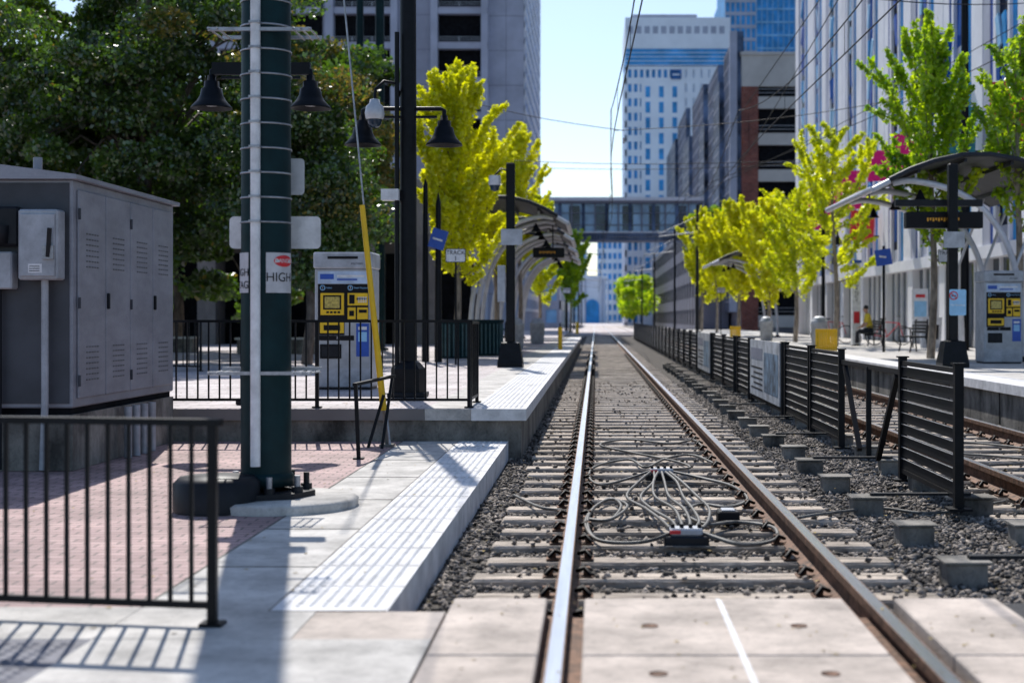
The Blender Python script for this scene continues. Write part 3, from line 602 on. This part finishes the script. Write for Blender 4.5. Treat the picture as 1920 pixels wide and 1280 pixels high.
# ------------------------------------------------------------ seated person
def person(ox,oy,oz):
    skin=M('skin',(.45,.26,.18),.6,0,.05,5); shirt=M('yellow_shirt',(.75,.55,.04),.8,0,.1,12); pant=M('dark_trousers',(.02,.022,.03),.8,0,.2,12); hair=M('dark_hair',(.015,.01,.008),.6)
    root=bpy.data.objects.new('seated_person',None); C.objects.link(root)
    def skn(name,vs,es,rs,m,rt=0):
        me=bpy.data.meshes.new(name); me.from_pydata([(ox+a,oy+b_,oz+c) for a,b_,c in vs],es,[]); me.materials.append(m)
        o=bpy.data.objects.new(name,me); C.objects.link(o); o.parent=root
        md=o.modifiers.new('s','SKIN'); md.use_smooth_shade=True
        for i,r in enumerate(rs):
            sv=me.skin_vertices[0].data[i]; sv.radius=(r,r) if not isinstance(r,tuple) else r; sv.use_root=(i==rt)
        o.modifiers.new('ss','SUBSURF').levels=1; return o
    skn('shirt_torso',[(0,0,.56),(-.02,0,.75),(-.07,0,.95),(-.10,0,1.08),(-.11,0,1.15),(-.09,-.18,1.04),(-.14,-.24,.82),(-.09,.18,1.04),(-.14,.24,.82)],[(0,1),(1,2),(2,3),(3,4),(3,5),(5,6),(3,7),(7,8)],[(.15,.13),(.14,.12),(.17,.12),(.11,.09),.06,.07,.055,.07,.055],shirt)
    skn('trousers',[(0,0,.53),(-.05,-.10,.52),(-.45,-.14,.53),(-.50,-.13,.12),(-.05,.10,.52),(-.43,.15,.53),(-.38,.16,.12)],[(0,1),(1,2),(2,3),(0,4),(4,5),(5,6)],[.14,.11,.075,.05,.11,.075,.05],pant)
    for sy,fx in((-.13,-.50),(.16,-.38)): skn('shoe',[(fx+.04,sy,.05),(fx-.06,sy,.05),(fx-.18,sy,.035)],[(0,1),(1,2)],[.05,.05,.035],hair)
    for sy in(-1,1):
        h=(-.36,sy*.12,.66); skn('forearm',[(-.14,sy*.235,.83),(-.17,sy*.24,.78),(-.30,sy*.16,.68),h],[(0,1),(1,2),(2,3)],[.045,.042,.03,.032],skin)
        for k,(dy,l) in enumerate(((-.03,.07),(-.01,.08),(.01,.075),(.03,.06),(-.05*sy,.045))):
            b0=(h[0]-.01,h[1]+dy,h[2]); skn('finger',[b0,(b0[0]-l*.6,b0[1],b0[2]-.005),(b0[0]-l,b0[1],b0[2]-.03)],[(0,1),(1,2)],[.009,.009,.007],skin)
    q=MB(); hx,hz=-.15,1.30
    q.cyl((ox-.11,oy,oz+1.13),(ox+hx+.02,oy,oz+hz-.05),.055,skin,r1=.05)
    q.lathe([(0,-.125),(.035,-.12),(.06,-.09),(.075,-.04),(.08,.02),(.072,.07),(.045,.105),(0,.118)],(ox+hx,oy,oz+hz),skin,16)
    q.lathe([(.086,.0),(.09,.05),(.078,.09),(.045,.125),(0,.135)],(ox+hx+.012,oy,oz+hz),hair,16)
    q.tube([(ox+hx-.07,oy,oz+hz+.01),(ox+hx-.10,oy,oz+hz-.03),(ox+hx-.07,oy,oz+hz-.04)],[.01,.016,.01],skin,6)
    for s_ in(-1,1): q.lathe([(0,-.01),(.01,0),(0,.01)],(ox+hx-.07,oy+s_*.03,oz+hz+.005),inkm,8); q.lathe([(0,-.03),(.014,0),(0,.03)],(ox+hx+.01,oy+s_*.083,oz+hz-.01),skin,8)
    q.b(ox+hx-.075,ox+hx-.066,oy-.02,oy+.02,oz+hz-.072,oz+hz-.065,redm)
    o=q.build('head'); o.parent=root
person(9.45,49.0,RP-.03)
# ------------------------------------------------------------ trees
def leafmesh(P,size,mats,mi,name,parent,droop=.0):
    n=len(P); A=rng.normal(size=(n,3)); A/=np.linalg.norm(A,axis=1,keepdims=True); B=rng.normal(size=(n,3)); B-=A*(A*B).sum(1,keepdims=True); B/=np.linalg.norm(B,axis=1,keepdims=True)
    s=(size*rng.uniform(.6,1.3,(n,1)))
    a=A*s; b=B*s*.6; V=np.stack([P-a,P-a*.1+b,P+a,P-a*.1-b],1).reshape(-1,3)
    F=np.arange(n*4).reshape(n,4); return npmesh(name,V,F,mats,mi,parent)
ginkY=leafmat('ginkgo_yellow',(.66,.68,.008),(.97,.92,.02),.62,(1.05,1.08,.4))
ginkG=leafmat('ginkgo_green',(.16,.34,.02),(.62,.72,.03),.6,(1.2,1.25,.4))
ginkYG=leafmat('ginkgo_yellowgreen',(.45,.54,.012),(.92,.90,.02),.62,(1.1,1.12,.4))
oakL=leafmat('oak_green',(.010,.028,.006),(.10,.17,.018),.42,(1.9,2.2,.6),gloss=.10)
oakO=leafmat('oak_autumn',(.08,.12,.02),(.34,.24,.06),.45,(1.4,1.3,.6))
def ginkgo(x,y,z0,H,sp,mat,nb=30,t0=.26,sig=.15,den=150,size=.075,trunk=.09,el=(35,65)):
    root=bpy.data.objects.new('ginkgo_tree',None); C.objects.link(root)
    q=MB(); lean=random.uniform(-.15,.15)
    tp=lambda t:Vector((x+lean*t+.06*math.sin(t*7),y+.05*math.cos(t*6),z0+t*(H-z0)))
    q.tube([tp(i/12) for i in range(13)],[trunk*(1-i/13)+.012 for i in range(13)],barkl,8)
    P=[]
    def spray(a,b_,sg,dn):
        L_=(b_-a).length; n=max(3,int(L_*dn)); t=rng.random(n)[:,None]
        bulge=(1-.55*t)*sg
        P.append(np.array(a)[None]*(1-t)+np.array(b_)[None]*t+rng.normal(size=(n,3))*bulge*np.array([1,1,.8]))
    for i in range(nb):
        t=t0+(1-t0)*(i/nb)**.9; az=i*2.4+random.uniform(-.4,.4); u=(t-t0)/(1-t0)
        L_=sp*(.35+.65*math.sin(math.pi*min(1,.25+u*.8)))*random.uniform(.6,1.35)
        e=math.radians(random.uniform(*el)); d=Vector((math.cos(az)*math.cos(e),math.sin(az)*math.cos(e),math.sin(e)))
        a=tp(t); m_=a+d*L_*.5; b_=a+d*L_+Vector((0,0,L_*.3))
        q.tube([a,m_,b_],[trunk*.35*(1-t*.5),trunk*.22,.008],barkl,5,False); spray(a.lerp(m_,.35),m_,sig,den); spray(m_,b_,sig*.65,den)
        for k in range(3):
            s_=m_.lerp(b_,random.uniform(-.6,.7)); d2=(d+Vector((random.uniform(-.8,.8),random.uniform(-.8,.8),random.uniform(-.1,.8)))).normalized(); e_=s_+d2*L_*random.uniform(.25,.5)
            q.tube([s_,e_],[.012,.005],barkl,4,False); spray(s_,e_,sig*.6,den)
    spray(tp(.75),tp(1)+Vector((0,0,.2)),sig*.7,den)
    o=q.build('trunk_and_limbs'); o.parent=root
    leafmesh(np.concatenate(P),size,[mat],None,'leaves',root); return root
ginkgo(-3.7,37.5,HP,7.6,1.7,ginkY,nb=54,t0=.27,sig=.12,den=230,size=.07)
ginkgo(-3.3,47,HP,7.0,1.3,ginkY,nb=34,t0=.35,den=160)
ginkgo(-3.1,58,HP,8.8,1.4,ginkY,nb=38,t0=.4,den=140,size=.085)
ginkgo(-3.0,76,HP,7.6,1.6,ginkYG,nb=34,den=120,size=.11)
ginkgo(-1.8,100,HP,7.2,1.9,ginkG,nb=34,den=110,size=.12)
ginkgo(7.9,33.5,RP,7.9,1.8,ginkG,nb=34,t0=.30,den=120,sig=.12)
ginkgo(9.3,31.5,RP,7.6,1.3,ginkG,nb=24,t0=.40,den=90,sig=.11)
ginkgo(8.1,48,RP,7.6,2.2,ginkYG,nb=26,t0=.3,den=130,sig=.11,el=(5,42))
ginkgo(8.0,57,RP,6.2,2.1,ginkYG,nb=30,t0=.3,den=130,sig=.14,el=(20,50))
ginkgo(8.0,66,RP,6.3,2.0,ginkY,nb=34,den=130,size=.1)
ginkgo(8.0,80,RP,7.4,2.2,ginkY,nb=34,den=120,size=.11)
ginkgo(8.0,94,RP,7.6,2.0,ginkY,nb=32,den=110,size=.12)
ginkgo(7.9,106,RP,9.0,2.1,ginkY,nb=32,den=100,size=.13)
def oak(name,x,y,z0,crown,nc,per,mats,size=.085,fo=0.,tr=.22):
    root=bpy.data.objects.new(name,None); C.objects.link(root); q=MB()
    (cx,cy,cz_),(rx,ry,rz)=crown
    q.tube(spline([(x,y,z0),(x+.1,y,z0+1.4),(x-.1+(cx-x)*.4,y,cz_*.6),(cx,cy,cz_+rz*.4)],4),[tr*(1-i/14) for i in range(13)],bark,10)
    P=[];MI=[]
    for i in range(nc):
        v=rng.normal(size=3); v/=np.linalg.norm(v); r=rng.random()**.4; c=np.array([cx,cy,cz_])+v*np.array([rx,ry,rz])*r
        cr=rng.uniform(.35,.8)*min(1.,rx/2.5+.3)
        w=rng.normal(size=(per,3)); w/=np.linalg.norm(w,axis=1,keepdims=True); w*=(rng.random((per,1))**.45)*cr*np.array([1.15,1.15,.7])
        w[:,2]-=.25*(w[:,0]**2+w[:,1]**2)
        P.append(c+w); hit=(r>.6 and v[2]>-.3 and rng.random()<fo*1.6)
        MI.append((rng.random(per)<(.6 if hit else .02)).astype(int))
        if i%3==0: q.tube([(cx,cy,cz_-rz*.4+.3*v[2]),tuple(np.array([cx,cy,cz_])*.5+c*.5),tuple(c)],[.06,.035,.012],bark,5,False)
    o=q.build('trunk_and_limbs'); o.parent=root
    leafmesh(np.concatenate(P),size,mats,np.concatenate(MI),'leaves',root)
oak('oak_tree',-10.2,33,HP,((-10.4,33,6.8),(3.7,3.2,4.9)),170,800,[oakL,oakO],size=.062,fo=.03)
oak('oak_tree',-15.5,36,HP,((-14.8,36,6.5),(4.0,3.0,4.9)),130,520,[oakL,oakO],size=.09,fo=.0)
oak('oak_tree',-6.3,31,HP,((-6.4,31.5,4.5),(1.75,2.2,2.5)),85,700,[oakL,oakO],size=.055,fo=.10,tr=.13)
oak('oak_tree',-8.2,41,HP,((-8.4,41,6.3),(3.0,2.6,3.6)),90,520,[oakL,oakO],size=.085,fo=.45)
oak('oak_tree',-13,44,HP,((-13,44,6.5),(5.0,2.6,6)),110,420,[oakL,oakO],size=.12,fo=.0)
oak('oak_tree',8.5,118,0,((11,118,8.0),(3.5,3,3)),50,220,[oakL,ginkG],size=.22,fo=.8)
def row(name,pts,size,mat):
    P=[]
    for x,y,z,r,n in pts: w=rng.normal(size=(n,3)); w/=np.linalg.norm(w,axis=1,keepdims=True); P.append(np.array([x,y,z])+w*r*rng.random((n,1))**.4*np.array([1,1,.9]))
    leafmesh(np.concatenate(P),size,[mat],None,name,None)
row('distant_tree_row',[(4.6+rng.uniform(0,4.0),215+rng.uniform(0,40),rng.uniform(2.5,7.5),rng.uniform(1.2,2.2),320) for _ in range(24)],.35,ginkG)
# ------------------------------------------------------------ buildings
def fac(q,face,a0,a1,p,z0,z1,nc,nf,pw,sh,dp,mp,msp,sgn=-1,mull=None):
    W=(a1-a0)/nc; Hh=(z1-z0)/nf
    def B(u0,u1,w0,w1,d,m):
        lo,hi=sorted((p,p+sgn*d))
        if face=='y': q.b(u0,u1,lo,hi,w0,w1,m)
        else: q.b(lo,hi,u0,u1,w0,w1,m)
    for i in range(nc+1): 
        c=a0+i*W; B(max(a0,c-pw/2),min(a1,c+pw/2),z0,z1,dp,mp)
    for j in range(nf+1):
        c=z0+j*Hh; B(a0,a1,max(z0,c-sh/2),min(z1,c+sh/2),dp*.85,msp)
    if mull:
        for i in range(nc): c=a0+(i+.5)*W; B(c-mull/2,c+mull/2,z0,z1,dp*.5,mp)
q=MB(); YB=125; zt=44
q.b(-34,-6.3,YB,160,0,zt,lav)
def garage(q,x0,x1,y,fl,z0,zt,m1=lav):
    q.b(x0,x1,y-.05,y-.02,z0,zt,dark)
    z=z0
    while z<zt:
        q.b(x0,x1,y-.9,y-.06,z,z+.55,m1); q.b(x0,x1,y-.95,y-.90,z+.55,z+.62,lavd); 
        for t in(.8,1.0): q.b(x0,x1,y-.85,y-.82,z+t,z+t+.04,galv)
        n=int((x1-x0)/1.5)
        for i in range(n+1): q.b(x0+i*(x1-x0)/max(n,1)-.03,x0+i*(x1-x0)/max(n,1)+.03,y-.86,y-.81,z+.55,z+1.05,galv)
        z+=fl
garage(q,-13.9,-9.95,YB,3.05,.5,zt); garage(q,-23.0,-17.8,YB,3.05,.5,zt); garage(q,-33,-24,YB,3.05,.5,zt)
for a,b_ in((-10.0,-9.4),(-14.4,-13.8),(-17.9,-17.3),(-23.6,-22.9)): q.b(a,b_,YB-1.1,YB-.01,0,zt,lav)
q.b(-17.3,-14.4,YB-.5,YB-.01,0,zt,M('precast_dim',(.36,.37,.45),.8,0,.08,.4))
for z in np.arange(3.5,zt,3.05):
    q.b(-17.3,-14.4,YB-.515,YB-.5,z,z+.05,lavd); q.b(-9.4,-6.3,YB-.012,YB,z,z+.05,lavd); q.b(-9.45,-9.41,YB-1.12,YB-1.1,z,z+.5,lavd)
q.b(-7.9,-7.86,YB-.013,YB,0,zt,lavd)
q.b(-6.3,-6.27,YB+.8,159,2,zt-1,glb); fac(q,'x',YB,160,-6.27,2,zt-.5,12,28,.5,.6,.06,whc,whc,sgn=1)
q.build('parking_tower')
# skybridge
q=MB(); y0,y1=144,149; z0,z1=9.3,13.6; xa,xb=-6.0,10.6
q.b(xa,xb,y0+.3,y1-.3,z0+.6,z1-.5,gls); q.b(xa-.3,xb+.3,y0-.5,y1+.5,z1-.35,z1,whc); q.b(xa-.3,xb+.3,y0-.3,y1+.3,z1-.6,z1-.353,lavd)
q.b(xa,xb,y0-.1,y1+.1,z0,z0+.75,scr); q.b(xa,xb,y0-.15,y0-.1,z0+.72,z0+.85,whc); q.b(xa,xb,y0-.1,y0+.1,z0-.15,z0-.02,lavd)
W=(xb-xa)/14
for i in range(15):
    x=xa+i*W; big=i%2==0; w=.16 if big else .07; q.b(x-w,x+w,y0-.05+.03*big,y0+.29,z0+.75,z1-.6,scr if big else lavd)
for z in(z0+1.5,z0+2.7): q.b(xa,xb,y0+.1,y0+.28,z,z+.08,lavd)
for i in range(60): q.b(xa+i*.277,xa+i*.277+.05,y0-.14,y0-.101,z0+.02,z0+.7,lavd)
for i in range(6): q.b(xa+.6+i*2.7,xa+1.7+i*2.7,y0+.28,y0+.299,z0+1.0,z1-.8,gld)
q.build('pedestrian_bridge')
# right near building
q=MB(); XB=12.0; ya,yb=24,84.7; zt=34
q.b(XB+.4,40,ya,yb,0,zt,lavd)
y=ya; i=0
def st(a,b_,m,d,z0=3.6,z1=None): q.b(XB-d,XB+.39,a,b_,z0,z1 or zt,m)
while y<yb-3:
    bay=5.0
    st(y,y+1.3,whc,.04); st(y+1.3,y+1.9,glc,.0); st(y+1.9,y+2.1,whc,.10)
    st(y+2.1,y+3.3,(mgk,mgb,mgk)[i%3],-.02)
    for z in np.arange(3.6,zt,3.1): q.b(XB-.02,XB+.36,y+2.1,y+3.3,z,z+.5,lav)
    for z in np.arange(4.4,zt,1.55): 
        q.b(XB-.12,XB-.06,y+2.2,y+2.55,z,z+1.25,random.choice([glc,mgb,lblue,gls,blue]),R=Matrix.Rotation(random.uniform(-.5,.5),3,'X'))
        if i%2: q.b(XB-.13,XB-.07,y+2.8,y+3.15,z+.3,z+1.3,random.choice([mgb,blue,lblue,glc]),R=Matrix.Rotation(random.uniform(-.6,.6),3,'X'))
    st(y+3.3,y+3.6,whc,.10); st(y+3.6,y+4.2,blue if i%3==0 else mgb,.0); st(y+4.2,y+bay,lav if i%2 else whc,.03)
    q.b(XB+.02,XB+.6,y,y+.8,0,3.6,whc); q.b(XB+.3,XB+.42,y+.8,y+bay,RP,3.2,gld)
    for k in range(1,4): q.b(XB+.2,XB+.3,y+.8+k*1.05-.04,y+.8+k*1.05+.04,RP,3.2,whc)
    q.b(XB-.1,XB+.45,y,y+bay,3.2,3.597,whc)
    y+=bay;i+=1
q.b(XB-.1,XB+.45,yb-1.2,yb,0,zt,whc)
for (yy,z,h,m) in((38.6,5.9,1.9,redm),(51,6.7,1.3,pink),(56.2,6.8,1.2,pink),(68.5,6.1,1.8,pink),(63,6.2,1.7,pink),(60,4.6,1.3,redm),(44,6.3,1.6,M('teal_panel',(.02,.25,.28),.5)),(74,6.0,1.6,pink),(80,6.2,1.5,pink),(47,9.3,1.5,mgb)):
    q.b(XB-1.25,XB-.25,yy,yy+.12,z,z+h,m,R=Matrix.Rotation(random.uniform(-.08,.08),3,'Y')); q.b(XB-.3,XB,yy+.03,yy+.08,z+.2,z+.26,char)
q.build('fin_facade_building')
# brick garage + screens
q=MB(); yg=137; zg=26.6
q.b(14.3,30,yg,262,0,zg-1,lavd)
cream=M('precast_cream',(.60,.56,.52),.8,0,.08,.4)
q.b(14.0,15.6,yg-.5,yg-.01,0,zg-3,brk)
q.b(14.0,30,yg-.6,yg-.01,zg-3.0,zg,cream); q.b(13.9,30,yg-.75,yg,zg,zg+.3,cream)
z=0.5
while z<zg-3: 
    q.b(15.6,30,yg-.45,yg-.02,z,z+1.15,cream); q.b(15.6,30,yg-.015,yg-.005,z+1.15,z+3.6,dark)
    for t in(1.5,1.85): q.b(15.6,30,yg-.4,yg-.36,z+t,z+t+.05,galv)
    z+=3.5
q.b(20,20.9,yg-.5,yg-.01,0,zg-3,brk)
q.build('brick_parking_garage')
q=MB()
steps=[(137,151,29),(151,158,26.5),(158,172,29.5),(172,180,25),(180,200,31),(200,214,27),(214,235,33),(235,262,31)]
for k,(a,b_,h) in enumerate(steps):
    xo=13.6-.5*(k%2); q.b(xo,14.25,a,b_,2,h,scr)
    for yy in np.arange(a,b_,1.4): q.b(xo-.05,xo,yy,yy+.12,2,h,galv if k%2 else lavd)
    for z in np.arange(3,h,1.6): q.b(xo-.04,xo-.005,a,b_,z,z+.12,lav)
q.b(12.9,13.6,136.8,137.3,2,29,lav)
q.build('metal_screen_facade')
# hotel tower
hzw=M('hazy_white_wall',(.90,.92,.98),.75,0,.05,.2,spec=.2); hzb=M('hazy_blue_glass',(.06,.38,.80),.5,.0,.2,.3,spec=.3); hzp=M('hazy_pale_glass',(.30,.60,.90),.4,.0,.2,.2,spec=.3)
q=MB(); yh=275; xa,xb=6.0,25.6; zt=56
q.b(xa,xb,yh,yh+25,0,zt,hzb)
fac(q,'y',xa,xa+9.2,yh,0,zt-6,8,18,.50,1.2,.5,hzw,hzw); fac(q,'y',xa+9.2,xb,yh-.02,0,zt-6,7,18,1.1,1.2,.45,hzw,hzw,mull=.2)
q.b(xa+2.8,xa+11,yh-.6,yh-.52,0,zt-9,hzw)
for i in range(15):
    for xx in(xa+3.6,xa+6.2,xa+8.8): q.b(xx,xx+.9,yh-.64,yh-.6,2+i*3,4.1+i*3,hzb)
q.b(xa-.2,xb,yh-.8,yh+25,zt-5.9,zt-2.6,hzb); 
for z in np.arange(zt-5.9,zt-2.5,.8): q.b(xa-.25,xb+.05,yh-.85,yh-.8,z,z+.12,hzw)
q.b(xa-.3,xb+.3,yh-1,yh+25.2,zt-2.6,zt+3.3,hzw); q.b(xa+1,xb-6,yh+.5,yh+20,zt+3.3,zt+4.2,lav)
for i in range(12): q.b(xa+.2+i*1.6,xa+1.2+i*1.6,yh-1.05,yh-1,zt+.2,zt+1.6,lav)
q.b(14.5,16.5,yh-.75,yh-.65,47.5,49.3,glb); q.b(14.8,16.2,yh-.8,yh-.75,48.2,48.5,whc)
fac(q,'x',yh,yh+25,xa,0,zt-6,8,18,.9,1.3,.4,hzw,hzw)
q.build('hotel_tower')
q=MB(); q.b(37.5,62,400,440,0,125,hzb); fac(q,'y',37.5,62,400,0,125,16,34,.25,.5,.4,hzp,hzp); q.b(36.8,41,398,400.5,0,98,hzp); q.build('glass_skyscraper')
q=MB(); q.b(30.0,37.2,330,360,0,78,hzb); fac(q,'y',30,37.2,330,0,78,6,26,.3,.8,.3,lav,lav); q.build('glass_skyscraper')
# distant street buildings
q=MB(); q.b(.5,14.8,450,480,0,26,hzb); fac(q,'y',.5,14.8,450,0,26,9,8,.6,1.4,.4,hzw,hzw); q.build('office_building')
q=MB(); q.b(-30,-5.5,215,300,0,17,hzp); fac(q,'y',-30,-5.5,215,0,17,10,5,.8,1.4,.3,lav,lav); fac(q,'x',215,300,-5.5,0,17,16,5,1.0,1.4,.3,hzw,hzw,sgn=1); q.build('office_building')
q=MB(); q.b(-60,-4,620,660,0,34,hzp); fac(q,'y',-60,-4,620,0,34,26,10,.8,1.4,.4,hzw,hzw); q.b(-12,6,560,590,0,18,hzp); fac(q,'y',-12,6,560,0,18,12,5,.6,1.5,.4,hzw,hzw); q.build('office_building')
q=MB(); q.b(-5,3,420,440,0,13,hzw)
q.b(-3.0,1.0,419.6,420,0,5,hzb)
ar=[(-1+2*math.cos(t),5+2*math.sin(t)) for t in [k*math.pi/12 for k in range(13)]]
q.add([(a,419.6,b_) for a,b_ in ar],[tuple(range(13))],hzb)
q.b(-5.5,3.5,419.4,440,13,14,hzw)
for i in range(6): q.b(-4.9+i*1.7,-4.6+i*1.7,419.2,420,0,13,lav) if i not in(2,3) else None
q.build('arched_pavilion')
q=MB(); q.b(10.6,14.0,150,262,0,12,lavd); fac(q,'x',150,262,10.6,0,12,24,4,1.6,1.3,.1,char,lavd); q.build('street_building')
# plaza arcade behind the oak trees
q=MB(); stone=M('arcade_stone',(.22,.205,.20),.8,0,.15,1.5)
q.b(-32,-7.2,56,70,0,7,stone); 
for i in range(12):
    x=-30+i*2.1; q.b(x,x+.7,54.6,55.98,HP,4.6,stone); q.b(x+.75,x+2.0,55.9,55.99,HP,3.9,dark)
q.b(-32,-7,54.5,56,4.6,5.4,stone); q.build('plaza_arcade')
for k in range(2):
    q=MB(); x=-8.5-k*4; q.b(x-1.6,x+.6,40+k*2,40.5+k*2,HP,HP+.4,concd,bev=.02); q.b(x-1.65,x+.65,39.95+k*2,40.55+k*2,HP+.403,HP+.46,conc); q.build('planter_wall')
# ------------------------------------------------------------ catenary poles & wires
def cpole(x,y,H,m=teal,r=.14,arm=None):
    q=MB(); q.cyl((x,y,0),(x,y,H),r,m,r1=r*.8,n=14); q.lathe([(.28,.35),(.28,.42),(r,.45)],(x,y,0),m,12)
    if arm: q.cyl((x,y,7.3),(arm,y,7.0),.04,galv,n=8); q.cyl((x,y,8.4),(arm,y,7.2),.018,galv,n=6); q.cyl((arm,y,7.1),(arm,y,6.1),.02,galv,n=6)
    q.build('catenary_pole')
cpole(-7.46,45,12.5); cpole(-6.83,45,12.5,r=.17); cpole(10.9,42,12.5,m=blk,r=.13)
for y in(98,126,170,215,260): cpole(7.0,y,9.2,m=char,arm=TX2,r=.12)
for y in(126,170,215,260): cpole(-2.6,y,9.2,m=char,arm=TX1,r=.12)
q=MB(); rw=.013
for xc in(TX1,TX2):
    pts=[(xc+.15*math.sin(y*.12),y,6.0) for y in range(-5,401,5)]; q.tube(pts,rw,inkm,5)
    def mz(y): u=((y-14)%28)/28; return 6.5+1.0*(2*u-1)**2
    q.tube([(xc+.15*math.sin(y*.12),y,mz(y)) for y in np.arange(-6,300,2.)],rw,inkm,5)
    for y in range(4,150,7): xx=xc+.15*math.sin(y*.12); q.cyl((xx,y,6),(xx,y,mz(y)),.005,inkm,n=4)
for a,b_ in(((-6.83,45,9.1),(TX1+.3,45,7.3)),((TX1,45,7.3),(10.9,42,8.2)),((-7,50,7.2),(7,50,6.9)),((-2.4,60,7.7),(12,60,8.2)),((-2.6,98,7.2),(7,98,7.2)),((TX2,6,8.5),(6.5,80,7.5)),((5.6,5,9.5),(3.5,90,6.6)),((12,35,9.5),(4.4,70,7.2)),((12,28,8.5),(4.4,55,6.6)),((-2.4,18.2,6.9),(-1,-5,8.5)),((1,20,6.3),(12,38,9.8))):
    a=Vector(a);b2=Vector(b_); q.tube([a.lerp(b2,t/10)-Vector((0,0,.25*math.sin(math.pi*t/10))) for t in range(11)],.012,inkm,5)
for xc in(TX1,TX2):
    for k in range(3): q.lathe([(0.02,0),(.05,.02),(.02,.04)],(xc+.3,45,6.9+k*.06),brk,10)
q.build('overhead_wires')
# ------------------------------------------------------------ light, world, camera
az=math.atan2(-.21,1.0); el=math.radians(47)
sd=bpy.data.lights.new('sun','SUN'); sd.energy=5.0; sd.angle=math.radians(.5); sd.color=(1,.96,.90)
so=bpy.data.objects.new('sun',sd); C.objects.link(so)
tosun=Vector((math.sin(az)*math.cos(el),math.cos(az)*math.cos(el),math.sin(el)))
so.rotation_euler=tosun.to_track_quat('Z','Y').to_euler(); so.location=(0,0,50)
w=bpy.data.worlds.new('World'); S.world=w; w.use_nodes=True; nt=w.node_tree; bg=nt.nodes['Background']
sky=nt.nodes.new('ShaderNodeTexSky'); sky.sky_type='NISHITA'; sky.sun_disc=False; sky.sun_elevation=el; sky.sun_rotation=az
sky.air_density=1.0; sky.dust_density=.7; sky.ozone_density=3.0
nt.links.new(sky.outputs[0],bg.inputs[0]); bg.inputs[1].default_value=.15
cd=bpy.data.cameras.new('camera'); co=bpy.data.objects.new('camera',cd); C.objects.link(co); S.camera=co
co.location=(0,0,1.36); co.rotation_euler=(math.radians(90),0,0); cd.lens=50; cd.sensor_width=36; cd.shift_x=-157/1920; cd.shift_y=-43/1920
cd.clip_end=4000; cd.clip_start=.1; cd.dof.use_dof=True; cd.dof.focus_distance=14.5; cd.dof.aperture_fstop=1.7
S.view_settings.view_transform='Standard'; S.view_settings.look='None'; S.view_settings.exposure=0
